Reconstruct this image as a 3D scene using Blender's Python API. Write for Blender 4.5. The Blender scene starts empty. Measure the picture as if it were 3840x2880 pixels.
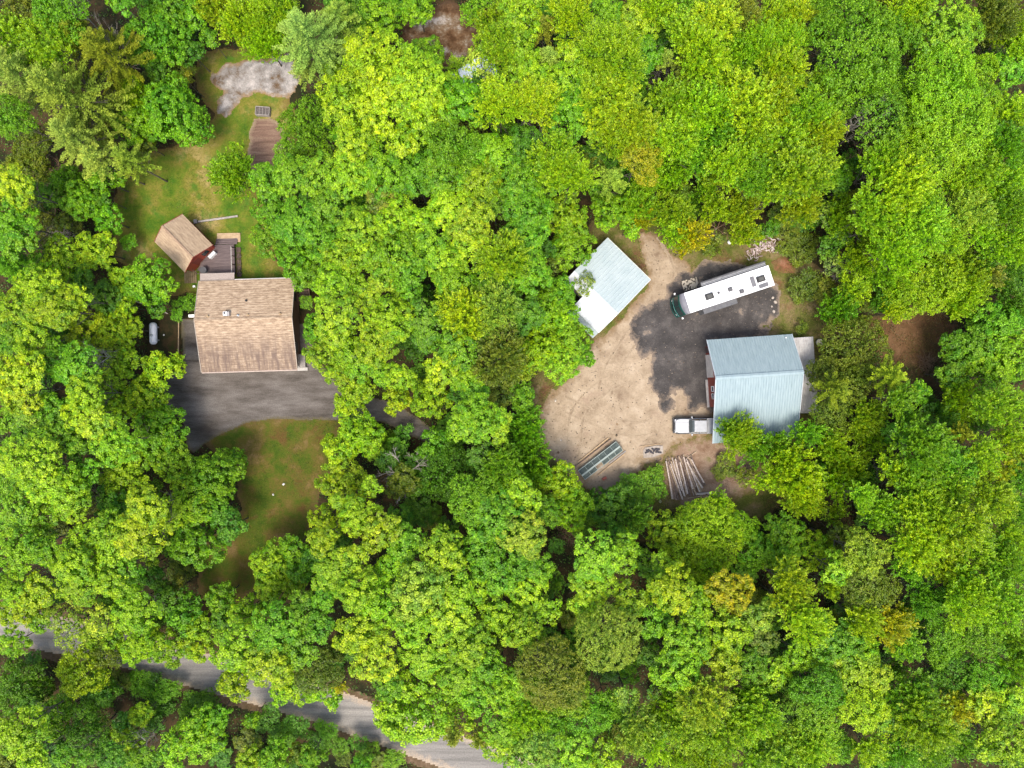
import bpy, math, random
import numpy as np
from mathutils import Vector, Matrix, noise as mnoise

S = bpy.context.scene
# ------------------------------------------------------------------ camera, light, exposure
H = 85.0
FPX = 682.667
cam = bpy.data.objects.new("camera", bpy.data.cameras.new("camera"))
S.collection.objects.link(cam)
cam.location = (0, 0, H)
cam.data.lens = 24.0
cam.data.sensor_width = 36.0
cam.data.clip_end = 1000.0
S.camera = cam

SUN_EL, SUN_AZ = math.radians(66), math.radians(186)      # from the south (bottom of the picture)
W = bpy.data.worlds.new("World"); S.world = W; W.use_nodes = True
wn = W.node_tree.nodes; wl = W.node_tree.links
bgn = wn['Background']
sky = wn.new('ShaderNodeTexSky'); sky.sky_type = 'NISHITA'; sky.sun_disc = False
sky.sun_elevation = SUN_EL; sky.sun_rotation = SUN_AZ; sky.dust_density = 4.0; sky.air_density = 1.0; sky.ozone_density = 1.0
wl.new(sky.outputs[0], bgn.inputs[0]); bgn.inputs[1].default_value = 0.15
sd = bpy.data.lights.new("sun", 'SUN'); sd.energy = 1.4; sd.angle = math.radians(20); sd.color = (1.0, 0.93, 0.82)
sun = bpy.data.objects.new("sun", sd); S.collection.objects.link(sun)
dvec = Vector((math.sin(SUN_AZ) * math.cos(SUN_EL), math.cos(SUN_AZ) * math.cos(SUN_EL), math.sin(SUN_EL)))
sun.rotation_euler = dvec.to_track_quat('Z', 'Y').to_euler()
S.view_settings.view_transform = 'Standard'; S.view_settings.look = 'None'
S.view_settings.exposure = 1.25; S.view_settings.gamma = 1.0; S.view_settings.use_curve_mapping = False
S.cycles.max_bounces = 6; S.cycles.diffuse_bounces = 3; S.cycles.glossy_bounces = 2
S.cycles.transmission_bounces = 4; S.cycles.transparent_max_bounces = 4
S.cycles.use_denoising = True
S.cycles.caustics_reflective = False; S.cycles.caustics_refractive = False

rng = np.random.default_rng(7)
random.seed(7)

# ------------------------------------------------------------------ measuring: picture point + height -> place
def P(px, py, z=0.0):
    k = (H - z) / FPX
    return Vector(((px - 512.0) * k, (384.0 - py) * k, z))
def F(x, y, z=0.0): return P(x / 2.16, y / 2.16, z)                   # survey of the whole photo
def Tl(c, r, X, Y, z=0.0): return P(c * 256 + X / 8.64, r * 192 + Y / 8.64, z)
def Rg(ox, oy, X, Y, z=0.0): return P(ox / 3.75 + X / 10.37, oy / 3.75 + Y / 10.37, z)

# ------------------------------------------------------------------ materials
def nd(nt, t, **kw):
    n = nt.nodes.new(t)
    for k, v in kw.items(): setattr(n, k, v)
    return n
class MT:
    def __init__(s, name, rough=0.8, metal=0.0, spec=0.3):
        s.m = bpy.data.materials.new(name); s.m.use_nodes = True
        s.nt = s.m.node_tree; s.b = s.nt.nodes['Principled BSDF']
        s.b.inputs['Roughness'].default_value = rough; s.b.inputs['Metallic'].default_value = metal
        s.b.inputs['Specular IOR Level'].default_value = spec
        s.coord = None
    def pos(s, world=True, scale=(1, 1, 1), rot=0.0):
        if world: c = nd(s.nt, 'ShaderNodeNewGeometry').outputs['Position']
        else: c = nd(s.nt, 'ShaderNodeTexCoord').outputs['Object']
        mp = nd(s.nt, 'ShaderNodeMapping'); mp.inputs['Scale'].default_value = scale
        mp.inputs['Rotation'].default_value = (0, 0, rot)
        s.nt.links.new(c, mp.inputs[0]); return mp.outputs[0]
    def noise(s, vec, scale, detail=4, rough=0.6):
        n = nd(s.nt, 'ShaderNodeTexNoise'); n.inputs['Scale'].default_value = scale
        n.inputs['Detail'].default_value = detail; n.inputs['Roughness'].default_value = rough
        s.nt.links.new(vec, n.inputs['Vector']); return n.outputs[0]
    def ramp(s, fac, stops):
        r = nd(s.nt, 'ShaderNodeValToRGB'); el = r.color_ramp.elements
        while len(el) < len(stops): el.new(0.5)
        for e, (p, c) in zip(el, stops): e.position = p; e.color = (*c, 1) if len(c) == 3 else c
        s.nt.links.new(fac, r.inputs[0]); return r.outputs[0]
    def mix(s, fac, a, b, mode='MIX'):
        n = nd(s.nt, 'ShaderNodeMix', data_type='RGBA', blend_type=mode)
        for sock, v in ((n.inputs[0], fac), (n.inputs[6], a), (n.inputs[7], b)):
            if hasattr(v, 'links'): s.nt.links.new(v, sock)
            elif isinstance(v, (int, float)): sock.default_value = v
            else: sock.default_value = (*v, 1)
        return n.outputs[2]
    def math(s, op, a, b=0.0, clamp=False):
        n = nd(s.nt, 'ShaderNodeMath', operation=op); n.use_clamp = clamp
        for sock, v in ((n.inputs[0], a), (n.inputs[1], b)):
            if hasattr(v, 'links'): s.nt.links.new(v, sock)
            else: sock.default_value = v
        return n.outputs[0]
    def attr(s, name):
        n = nd(s.nt, 'ShaderNodeAttribute'); n.attribute_name = name; return n.outputs['Fac']
    def color(s, c):
        if hasattr(c, 'links'): s.nt.links.new(c, s.b.inputs['Base Color'])
        else: s.b.inputs['Base Color'].default_value = (*c, 1)
        return s
    def bump(s, h, strength=0.4, dist=0.05):
        n = nd(s.nt, 'ShaderNodeBump'); n.inputs['Strength'].default_value = strength; n.inputs['Distance'].default_value = dist
        s.nt.links.new(h, n.inputs['Height']); s.nt.links.new(n.outputs[0], s.b.inputs['Normal']); return s

def speck(name, c1, c2, scale=3.0, rough=0.8, metal=0.0, world=False, stretch=(1, 1, 1), bump=0.0, spec=0.3, lo=0.35, hi=0.65):
    m = MT(name, rough, metal, spec); v = m.pos(world, stretch)
    n = m.noise(v, scale, 6, 0.65)
    m.color(m.ramp(n, [(lo, c1), (hi, c2)]))
    if bump: m.bump(n, bump, 0.03)
    return m.m

def leaf_mat(name, transl=0.38, rough=0.5, spec=0.4, var=1.0):
    m = MT(name, rough, 0, spec); nt = m.nt
    oi = nd(nt, 'ShaderNodeObjectInfo')
    a = m.attr('tint'); cl = m.attr('clump')
    base = oi.outputs['Color']
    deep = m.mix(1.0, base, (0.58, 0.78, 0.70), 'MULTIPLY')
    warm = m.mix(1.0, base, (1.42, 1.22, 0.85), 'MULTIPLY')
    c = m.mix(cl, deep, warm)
    v = m.math('MULTIPLY_ADD', a, 0.95 * var); nt.nodes[-1].inputs[2].default_value = 1 - 0.48 * var
    vc = nd(nt, 'ShaderNodeCombineColor')
    for i in range(3): nt.links.new(v, vc.inputs[i])
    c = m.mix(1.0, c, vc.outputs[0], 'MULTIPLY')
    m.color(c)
    tr = nd(nt, 'ShaderNodeBsdfTranslucent'); c2 = m.mix(1.0, c, (1.25, 1.15, 0.5), 'MULTIPLY')
    nt.links.new(c2, tr.inputs[0])
    ms = nd(nt, 'ShaderNodeMixShader'); ms.inputs[0].default_value = transl
    nt.links.new(m.b.outputs[0], ms.inputs[1]); nt.links.new(tr.outputs[0], ms.inputs[2])
    nt.links.new(ms.outputs[0], nt.nodes['Material Output'].inputs[0])
    return m.m

LEAF = leaf_mat('broad_leaf'); NEEDLE = leaf_mat('needle_foliage', 0.2, 0.6, 0.2, 0.8)
BARK = speck('bark', (0.05, 0.043, 0.03), (0.13, 0.115, 0.085), 6, 0.9)
DEADWOOD = speck('dead_grey_wood', (0.20, 0.17, 0.14), (0.42, 0.38, 0.33), 5, 0.9)
BROWNTWIG = speck('brown_twigs', (0.11, 0.065, 0.04), (0.26, 0.17, 0.11), 5, 0.9)

# ------------------------------------------------------------------ mesh building
class MB:
    def __init__(s): s.v = []; s.f = []
    def add(s, vs, fs):
        k = len(s.v); s.v += [tuple(v) for v in vs]; s.f += [tuple(i + k for i in f) for f in fs]; return s
    def box(s, x0, x1, y0, y1, z0, z1, M=None):
        vs = [Vector((x, y, z)) for z in (z0, z1) for y in (y0, y1) for x in (x0, x1)]
        if M: vs = [M @ v for v in vs]
        return s.add(vs, [(0, 2, 3, 1), (4, 5, 7, 6), (0, 1, 5, 4), (2, 6, 7, 3), (0, 4, 6, 2), (1, 3, 7, 5)])
    def slab(s, pts, t):
        n = len(pts); nrm = Vector((0, 0, 0))
        p = [Vector(q) for q in pts]
        for i in range(n): nrm += p[i].cross(p[(i + 1) % n])
        if nrm.z < 0: p.reverse()
        lo = [q - Vector((0, 0, t)) for q in p]
        return s.add(p + lo, [tuple(range(n)), tuple(range(2 * n - 1, n - 1, -1))] + [(i, i + n, (i + 1) % n + n, (i + 1) % n) for i in range(n)])
    def tube(s, a, b, r0, r1=None, n=6, cap=True):
        a = Vector(a); b = Vector(b); r1 = r0 if r1 is None else r1
        d = (b - a); 
        if d.length < 1e-6: return s
        d.normalize(); u = d.orthogonal().normalized(); w = d.cross(u)
        vs = []
        for c, r in ((a, r0), (b, r1)):
            for i in range(n):
                t = 2 * math.pi * i / n; vs.append(c + (u * math.cos(t) + w * math.sin(t)) * r)
        fs = [(i, (i + 1) % n, n + (i + 1) % n, n + i) for i in range(n)]
        if cap: fs += [tuple(range(n - 1, -1, -1)), tuple(range(n, 2 * n))]
        return s.add(vs, fs)
    def lathe(s, prof, n=12, M=None):
        vs = []; fs = []
        for r, z in prof:
            for i in range(n):
                t = 2 * math.pi * i / n; v = Vector((r * math.cos(t), r * math.sin(t), z)); vs.append(M @ v if M else v)
        for j in range(len(prof) - 1):
            for i in range(n): fs.append((j * n + i, j * n + (i + 1) % n, (j + 1) * n + (i + 1) % n, (j + 1) * n + i))
        fs.append(tuple(range((len(prof) - 1) * n, len(prof) * n)))
        return s.add(vs, fs)
    def beam(s, a, b, w, h):
        a = Vector(a); b = Vector(b); d = (b - a); L = d.length; d.normalize()
        up = Vector((0, 0, 1)) if abs(d.z) < 0.95 else Vector((1, 0, 0))
        side = d.cross(up).normalized(); up = side.cross(d)
        M = Matrix(((d.x, side.x, up.x, a.x), (d.y, side.y, up.y, a.y), (d.z, side.z, up.z, a.z), (0, 0, 0, 1)))
        return s.box(0, L, -w / 2, w / 2, -h / 2, h / 2, M)
    def mesh(s, name, mat=None):
        me = bpy.data.meshes.new(name); me.from_pydata(s.v, [], s.f)
        if mat: me.materials.append(mat)
        return me
    def build(s, name, mat, parent=None, bevel=0.0, smooth=False):
        me = s.mesh(name, mat); o = bpy.data.objects.new(name, me); S.collection.objects.link(o)
        if parent: o.parent = parent
        if bevel:
            b = o.modifiers.new('bevel', 'BEVEL'); b.width = bevel; b.segments = 2; b.limit_method = 'ANGLE'
        if smooth: me.polygons.foreach_set('use_smooth', [True] * len(me.polygons))
        return o

def thing(name, label, cat, loc=(0, 0, 0), rotz=0.0, group=None):
    o = bpy.data.objects.new(name, None); S.collection.objects.link(o)
    o.location = loc; o.rotation_euler = (0, 0, rotz); o.empty_display_size = 0.3
    o['label'] = label; o['category'] = cat
    if group: o['group'] = group
    return o
def tag(o, label, cat, group=None):
    o['label'] = label; o['category'] = cat
    if group: o['group'] = group
    return o
def struct(o, label=None, kind='structure'):
    o['kind'] = kind
    if label: o['label'] = label
    return o
def link(name, me, parent=None, loc=(0, 0, 0), scale=(1, 1, 1), rot=(0, 0, 0)):
    o = bpy.data.objects.new(name, me); S.collection.objects.link(o)
    if parent: o.parent = parent
    o.location = loc; o.scale = scale; o.rotation_euler = rot
    return o

# ------------------------------------------------------------------ ground sheets with ragged edges
def poly_sd(pts, gx, gy):
    pts = np.array([(p[0], p[1]) for p in pts]); inside = np.zeros(gx.shape, bool); dmin = np.full(gx.shape, 1e9)
    n = len(pts)
    for i in range(n):
        x0, y0 = pts[i]; x1, y1 = pts[(i + 1) % n]
        c = ((y0 > gy) != (y1 > gy)) & (gx < (x1 - x0) * (gy - y0) / ((y1 - y0) or 1e-9) + x0)
        inside ^= c
        dx, dy = x1 - x0, y1 - y0; t = np.clip(((gx - x0) * dx + (gy - y0) * dy) / (dx * dx + dy * dy + 1e-12), 0, 1)
        dmin = np.minimum(dmin, np.hypot(gx - x0 - t * dx, gy - y0 - t * dy))
    return np.where(inside, dmin, -dmin)
def vnoise(x, y, sc, seed=0):
    x = x * sc + seed * 17.3; y = y * sc - seed * 9.1
    xi = np.floor(x).astype(int); yi = np.floor(y).astype(int); fx = x - xi; fy = y - yi
    fx = fx * fx * (3 - 2 * fx); fy = fy * fy * (3 - 2 * fy)
    def h(a, b):
        v = np.sin(a * 127.1 + b * 311.7 + seed * 74.7) * 43758.5453; return v - np.floor(v)
    return (h(xi, yi) * (1 - fx) + h(xi + 1, yi) * fx) * (1 - fy) + (h(xi, yi + 1) * (1 - fx) + h(xi + 1, yi + 1) * fx) * fy
def fbm(x, y, sc, seed=0, o=4):
    t = 0; a = 0.5
    for i in range(o): t = t + a * vnoise(x, y, sc * 2 ** i, seed + i); a *= 0.5
    return t / (1 - 0.5 ** o)
def sheet(name, pts, z, mat, amp=0.6, sc=0.8, cell=0.15, seed=1, relief=0.0, rise=0.0, holes=()):
    pts = [Vector(p[:2]).to_3d() for p in pts]
    x0 = min(p.x for p in pts) - amp; x1 = max(p.x for p in pts) + amp; y0 = min(p.y for p in pts) - amp; y1 = max(p.y for p in pts) + amp
    nx = int((x1 - x0) / cell) + 2; ny = int((y1 - y0) / cell) + 2
    gx, gy = np.meshgrid(x0 + np.arange(nx) * cell, y0 + np.arange(ny) * cell, indexing='ij')
    d = poly_sd(pts, gx, gy) + (fbm(gx, gy, sc, seed, 5) - 0.5) * 2 * amp
    for hp in holes: d = np.minimum(d, -poly_sd(hp, gx, gy) + (fbm(gx, gy, sc * 1.7, seed + 9, 4) - 0.5) * amp)
    keep = (d[:-1, :-1] + d[1:, :-1] + d[:-1, 1:] + d[1:, 1:]) > 0
    used = np.zeros((nx, ny), bool); used[:-1, :-1] |= keep; used[1:, :-1] |= keep; used[:-1, 1:] |= keep; used[1:, 1:] |= keep
    idx = np.full((nx, ny), -1); idx[used] = np.arange(used.sum())
    zz = np.full((nx, ny), float(z))
    if relief: zz = zz + relief * fbm(gx, gy, 1.3, seed + 5, 5) * np.clip(d / 0.6, 0, 1)
    if rise: zz = zz + rise * np.clip(d / 1.5, 0, 1)
    vs = np.stack([gx[used], gy[used], zz[used]], 1)
    i, j = np.nonzero(keep)
    fs = np.stack([idx[i, j], idx[i + 1, j], idx[i + 1, j + 1], idx[i, j + 1]], 1)
    me = bpy.data.meshes.new(name); quads(me, vs, fs)
    a = me.attributes.new('edge', 'FLOAT', 'POINT'); a.data.foreach_set('value', d[used].astype(np.float32))
    me.materials.append(mat)
    o = bpy.data.objects.new(name, me); S.collection.objects.link(o)
    return o
def quads(me, vs, fs):
    me.vertices.add(len(vs)); me.vertices.foreach_set('co', np.asarray(vs, np.float32).ravel())
    me.loops.add(fs.size); me.loops.foreach_set('vertex_index', fs.astype(np.int32).ravel())
    me.polygons.add(len(fs)); me.polygons.foreach_set('loop_start', np.arange(0, fs.size, 4, dtype=np.int32))
    me.update(calc_edges=True)
# ------------------------------------------------------------------ the setting: ground
def zone_mat(name, cols, scale, fine, edge_col=None, edge_w=0.6, stretch=(1, 1, 1), rot=0.0, spk=None, rough=0.95, bump=0.5, big=None, fc=1.0):
    m = MT(name, rough, 0, 0.15); v = m.pos(True, stretch, rot); p = m.pos(True)
    cols = [(p_, tuple(x * .86 for x in c_)) for p_, c_ in cols]
    a = m.noise(v, scale, 8, 0.68); c = m.ramp(a, cols)
    b = m.noise(p, fine, 4, 0.7)
    g = m.ramp(b, [(0.25, (1 - .32 * fc,) * 3), (0.75, (1 + .3 * fc,) * 3)])
    c = m.mix(1.0, c, g, 'MULTIPLY')
    if big:
        n = m.noise(p, big[0], 5, 0.6); f = m.ramp(n, [(big[1], (0, 0, 0)), (big[2], (1, 1, 1))])
        c = m.mix(f, c, m.mix(1.0, big[3], g, 'MULTIPLY'))
    if spk:
        n = m.noise(p, spk[0], 2, 0.5); f = m.ramp(n, [(spk[1], (0, 0, 0)), (spk[1] + 0.05, (1, 1, 1))]); c = m.mix(f, c, spk[2])
    if edge_col:
        e = m.attr('edge'); n = m.noise(p, 1.7, 6, 0.7)
        f = m.math('ADD', m.math('DIVIDE', e, edge_w), m.math('MULTIPLY', m.math('SUBTRACT', n, 0.5), 3.0), True)
        c = m.mix(f, m.mix(1.0, edge_col, g, 'MULTIPLY'), c)
    m.color(c); m.bump(b, bump, 0.04)
    return m.m
M_floor = zone_mat('leaf_litter', [(0.32, (0.010, 0.016, 0.006)), (0.47, (0.028, 0.026, 0.010)), (0.58, (0.065, 0.04, 0.018)), (0.70, (0.025, 0.045, 0.008))], 0.35, 7, spk=(11, 0.71, (0.12, 0.085, 0.05)))
M_lawnA = zone_mat('upper_lawn_grass', [(0.36, (0.05, 0.12, 0.008)), (0.46, (0.11, 0.155, 0.014)), (0.55, (0.185, 0.17, 0.03)), (0.65, (0.30, 0.235, 0.085))], 0.22, 5, (0.14, 0.095, 0.03), 1.0, big=(0.55, 0.52, 0.68, (0.055, 0.125, 0.012)))
M_lawnB = zone_mat('lower_lawn_grass', [(0.36, (0.035, 0.075, 0.005)), (0.47, (0.07, 0.095, 0.009)), (0.56, (0.11, 0.09, 0.018)), (0.66, (0.17, 0.115, 0.045))], 0.3, 6, (0.10, 0.065, 0.025), 1.0, big=(0.4, 0.56, 0.68, (0.09, 0.055, 0.015)))
M_verge = zone_mat('rough_verge', [(0.3, (0.06, 0.09, 0.012)), (0.45, (0.11, 0.12, 0.025)), (0.58, (0.18, 0.14, 0.06)), (0.72, (0.26, 0.19, 0.11))], 0.45, 5, (0.08, 0.055, 0.025), 1.2, big=(0.35, 0.55, 0.66, (0.13, 0.07, 0.035)))
M_sand = zone_mat('dry_sand', [(0.33, (0.21, 0.15, 0.10)), (0.43, (0.30, 0.23, 0.155)), (0.53, (0.365, 0.285, 0.195)), (0.66, (0.44, 0.355, 0.255))], 0.35, 4, (0.19, 0.13, 0.07), 0.9, spk=(1.5, 0.70, (0.2, 0.135, 0.08)), bump=0.3, big=(0.3, 0.56, 0.70, (0.27, 0.20, 0.14)), fc=.55)
M_gravel = zone_mat('dark_gravel', [(0.3, (0.04, 0.038, 0.036)), (0.5, (0.066, 0.06, 0.057)), (0.66, (0.11, 0.10, 0.092)), (0.82, (0.20, 0.17, 0.15))], 0.5, 9, (0.20, 0.155, 0.115), 0.8, spk=(9, 0.72, (0.3, 0.27, 0.24)), big=(0.5, 0.64, 0.72, (0.20, 0.16, 0.125)))
M_drive = zone_mat('worn_asphalt', [(0.38, (0.07, 0.06, 0.05)), (0.5, (0.125, 0.11, 0.096)), (0.62, (0.18, 0.162, 0.145))], 0.25, 8, (0.10, 0.085, 0.05), 0.4, stretch=(0.5, 1.8, 1), spk=(1.6, 0.78, (0.25, 0.22, 0.19)))
M_road = zone_mat('road_asphalt', [(0.38, (0.17, 0.16, 0.145)), (0.5, (0.23, 0.215, 0.195)), (0.62, (0.30, 0.28, 0.25))], 0.5, 7, (0.34, 0.27, 0.20), 0.9, stretch=(0.12, 2.2, 1), rot=math.radians(17), bump=0.2)
M_shoulder = zone_mat('earth_shoulder', [(0.3, (0.06, 0.045, 0.02)), (0.5, (0.12, 0.08, 0.045)), (0.7, (0.22, 0.15, 0.10))], 0.9, 7)
M_soil = zone_mat('tilled_soil', [(0.3, (0.11, 0.065, 0.045)), (0.5, (0.20, 0.125, 0.09)), (0.7, (0.29, 0.2, 0.14))], 0.9, 7, (0.25, 0.19, 0.12), 0.5, stretch=(0.25, 2.6, 1))
M_rock = zone_mat('grey_bedrock', [(0.36, (0.13, 0.085, 0.05)), (0.44, (0.21, 0.185, 0.165)), (0.54, (0.30, 0.28, 0.265)), (0.64, (0.42, 0.385, 0.36))], 0.6, 6, (0.22, 0.15, 0.08), 0.5, spk=(4, 0.68, (0.16, 0.10, 0.06)))
M_redsoil = zone_mat('red_needle_litter', [(0.3, (0.10, 0.04, 0.018)), (0.5, (0.21, 0.095, 0.05)), (0.7, (0.31, 0.18, 0.12))], 1.1, 8, (0.12, 0.08, 0.03), 0.7)

g = MB().add([(-400, -400, 0), (400, -400, 0), (400, 400, 0), (-400, 400, 0)], [(0, 1, 2, 3)]).build('forest_floor', M_floor); struct(g)

def FP(s): return [F(*map(float, q.split(','))) for q in s.split()]
lawnA = FP("560,185 612,195 650,250 640,330 560,380 560,430 590,500 600,560 680,610 640,640 420,640 330,640 250,560 245,430 270,380 320,330 430,290 462,245 425,190 425,115 520,100 640,100 640,130")
lawnB = FP("480,925 530,905 590,897 740,897 730,1000 690,1080 665,1170 580,1260 500,1310 430,1290 430,1180 520,1100 505,1020 440,955 430,940")
verge = FP("1270,470 1420,465 1560,500 1700,510 1780,590 1800,690 1790,760 1780,960 1660,1130 1440,1110 1290,1090 1160,990 1130,860 1160,800 1280,690")
sand = FP("1378,500 1420,508 1452,550 1492,572 1490,605 1460,640 1500,740 1535,800 1545,860 1540,905 1540,940 1480,955 1440,975 1430,1000 1390,1000 1345,1062 1285,1070 1180,985 1158,915 1180,860 1235,800 1280,745 1345,685 1402,615 1390,560")
gravel = FP("1450,605 1530,562 1600,575 1690,625 1695,680 1650,705 1680,735 1540,745 1560,880 1495,888 1470,850 1450,872 1435,888 1420,872 1402,820 1398,770 1372,745 1368,700 1390,662 1430,635")
drive = FP("392,688 430,688 436,700 655,700 690,780 745,842 805,858 850,868 905,905 945,935 930,960 880,938 830,912 780,905 715,908 590,905 530,914 480,937 445,958 418,980 404,965 398,915 365,885 325,872 325,838 365,818 398,790")
rock = FP("450,172 485,137 540,132 575,126 640,112 650,160 645,205 612,214 560,202 525,212 490,258 470,240 478,200")
bed = [Rg(500, 350, *q) for q in ((1250, 262), (1420, 250), (1530, 320), (1620, 480), (1660, 620), (1640, 720), (1560, 830), (1240, 830), (1195, 700), (1200, 400))]
lo = [(-200, 1340), (55, 1398), (260, 1440), (420, 1487), (560, 1525), (700, 1566), (850, 1620), (960, 1660), (1100, 1712), (1300, 1795), (1600, 1920)]
road = [F(x, y) for x, y in lo] + [F(x + 23, y - 77) for x, y in reversed(lo)]
shoulder = [F(x - 4, y + 15) for x, y in lo] + [F(x + 27, y - 88) for x, y in reversed(lo)]
redp = [Rg(2400, 900, *q) for q in ((1370, 230), (1450, 175), (1560, 190), (1620, 260), (1600, 340), (1500, 350), (1400, 310))]
bare1 = FP("1790,680 1860,690 1960,655 2070,680 2065,745 2000,800 1900,790 1800,760")
bare2 = FP("870,50 960,0 1040,30 1035,100 1000,140 970,160 930,120 870,90")

struct(sheet('rough_grass', verge, 0.004, M_verge, 1.0, 0.5, seed=3))
struct(sheet('lawn', lawnA, 0.008, M_lawnA, 0.7, 0.5, seed=4), 'upper lawn of patchy green and yellow grass behind the house')
struct(sheet('lawn', lawnB, 0.008, M_lawnB, 0.5, 0.6, seed=5), 'lower lawn of mossy green grass below the driveway')
struct(sheet('sand_yard', sand, 0.012, M_sand, 0.7, 0.7, seed=6))
litter = FP('1438,962 1480,948 1545,935 1600,960 1640,1000 1650,1040 1600,1075 1540,1105 1450,1095 1430,1030')
struct(sheet('bark_litter', litter, 0.010, zone_mat('pink_bark_litter', [(0.3, (0.15, 0.085, 0.05)), (0.5, (0.25, 0.17, 0.115)), (0.7, (0.35, 0.26, 0.19))], 0.8, 7, (0.12, 0.10, 0.03), 1.0, big=(0.8, 0.6, 0.75, (0.10, 0.10, 0.02))), 0.9, 0.7, seed=16), 'pinkish bark litter around the log pile')
struct(sheet('gravel_pad', gravel, 0.020, M_gravel, 1.3, 0.8, seed=7))
M_track = zone_mat('pressed_sand', [(0.36, (0.19, 0.135, 0.09)), (0.5, (0.27, 0.205, 0.14)), (0.64, (0.33, 0.255, 0.175))], 0.9, 6, (0.30, 0.235, 0.16), 0.25, fc=.7)
def track(path, off, seed):
    pts = [F(*q) for q in path]; fine = []
    for i in range(len(pts) - 1):
        p0 = pts[max(i - 1, 0)]; p1 = pts[i]; p2 = pts[i + 1]; p3 = pts[min(i + 2, len(pts) - 1)]
        for k in range(5):
            t = k / 5; fine.append(.5 * ((2 * p1) + (p2 - p0) * t + (2 * p0 - 5 * p1 + 4 * p2 - p3) * t * t + (3 * p1 - p0 - 3 * p2 + p3) * t ** 3))
    L, Rr = [], []
    for i in range(len(fine) - 1):
        d = (fine[i + 1] - fine[i]).normalized(); n = Vector((-d.y, d.x, 0)); L.append(fine[i] + n * (off + .16)); Rr.append(fine[i] + n * (off - .16))
    return struct(sheet('tyre_track', L + Rr[::-1], 0.0145 + .0009 * (seed % 10 + (3 if seed >= 50 else 0)), M_track, 0.20, 0.9, seed=seed, cell=0.12), 'faint curved tyre track pressed into the sand yard')
tp = ([(1405, 520), (1440, 580), (1420, 640), (1370, 720), (1320, 800), (1300, 880)], [(1215, 870), (1280, 900), (1350, 925), (1430, 920)], [(1240, 960), (1250, 890), (1310, 830), (1390, 800)])
for k_, pth in enumerate(tp):
    track(pth, -.85, 40 + k_); track(pth, .85, 50 + k_)
struct(sheet('driveway', drive, 0.016, M_drive, 0.18, 0.8, seed=8))
struct(sheet('road_shoulder', shoulder, 0.008, M_shoulder, 0.35, 0.9, seed=9, cell=0.2))
struct(sheet('road', road, 0.012, M_road, 0.10, 1.0, seed=10, cell=0.2))
struct(sheet('rock_outcrop', rock, 0.012, M_rock, 0.7, 0.8, seed=11, relief=0.35, rise=0.1))
struct(sheet('garden_bed', bed, 0.012, M_soil, 0.25, 1.0, seed=12, relief=0.12, rise=0.08))
struct(sheet('soil_patch', redp, 0.012, M_redsoil, 0.4, 1.0, seed=13, relief=0.2, rise=0.12), 'round patch of reddish litter beside the motorhome')
struct(sheet('soil_patch', bare1, 0.010, zone_mat('brown_forest_soil', [(0.3, (0.06, 0.045, 0.015)), (0.5, (0.12, 0.065, 0.03)), (0.7, (0.2, 0.115, 0.06))], 0.3, 7, (0.05, 0.04, 0.015), 1.0), 0.7, 0.6, seed=14), 'open brown soil between the trees right of the garage')
struct(sheet('rock_outcrop', bare2, 0.012, zone_mat('dark_bedrock', [(0.38, (0.07, 0.035, 0.015)), (0.48, (0.14, 0.08, 0.04)), (0.55, (0.20, 0.15, 0.10)), (0.62, (0.38, 0.33, 0.28))], 0.5, 5, (0.07, 0.04, 0.02), 1.0), 0.9, 0.6, seed=15, relief=0.3), 'brown rocky opening at the top edge of the photo')
# tan edging strip of turf where lawn meets asphalt is part of the material edges

# ------------------------------------------------------------------ shared materials for things
M_shingle = None
def shingle(name, cols, stain, course=0.28, wv=1.0):
    m = MT(name, 0.9, 0, 0.15); v = m.pos(False, (0.9, 3.0, 0.9)); p = m.pos(False)
    a = m.noise(v, 1.5, 6, 0.75); c = m.ramp(a, cols)
    w = nd(m.nt, 'ShaderNodeTexWave'); w.wave_type = 'BANDS'; w.bands_direction = 'Y'; w.inputs['Scale'].default_value = 0.314 / course
    w.inputs['Distortion'].default_value = 0.8; w.inputs['Detail'].default_value = 2; m.nt.links.new(p, w.inputs['Vector'])
    c = m.mix(1.0, c, m.ramp(w.outputs[1], [(0.0, (1 - .2 * wv,) * 3), (0.35, (1.03, 1.03, 1.03))]), 'MULTIPLY')
    if stain:   # weathering streaks
        st = m.noise(m.pos(False, (2.2, 0.22, 1)), 1.0, 6, 0.7)
        sep = nd(m.nt, 'ShaderNodeSeparateXYZ'); m.nt.links.new(p, sep.inputs[0])
        low = m.math('MULTIPLY', m.math('SUBTRACT', stain, sep.outputs['Y']), 0.3, True)
        f = m.math('MULTIPLY', low, m.ramp(st, [(0.36, (0.15, 0.15, 0.15)), (0.58, (1, 1, 1))]), True)
        c = m.mix(m.math('MULTIPLY', f, 0.92), c, (0.13, 0.092, 0.075))
    m.color(c); m.bump(w.outputs[1], 0.5, 0.02); return m.m
def paint(name, c, rough=0.5, metal=0.0, var=0.15, spec=0.4):
    return speck(name, tuple(x * (1 - var) for x in c), tuple(min(1, x * (1 + var * .5)) for x in c), 1.6, rough, metal, spec=spec)
M_red = paint('red_siding', (0.27, 0.05, 0.03)); M_white = paint('white_paint', (0.78, 0.78, 0.76)); M_brownwall = paint('brown_siding', (0.16, 0.09, 0.06))
M_deck = speck('brown_deck_stain', (0.075, 0.055, 0.055), (0.15, 0.115, 0.11), 2.5, 0.8, stretch=(0.4, 6, 1))
M_tanwood = speck('tan_wood', (0.30, 0.21, 0.12), (0.42, 0.31, 0.19), 3, 0.85)
M_darkwood = speck('dark_wood', (0.04, 0.03, 0.025), (0.12, 0.08, 0.06), 3, 0.85)
M_greywood = speck('weathered_grey_wood', (0.20, 0.18, 0.165), (0.36, 0.33, 0.30), 3, 0.9, stretch=(1, 5, 1))
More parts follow.
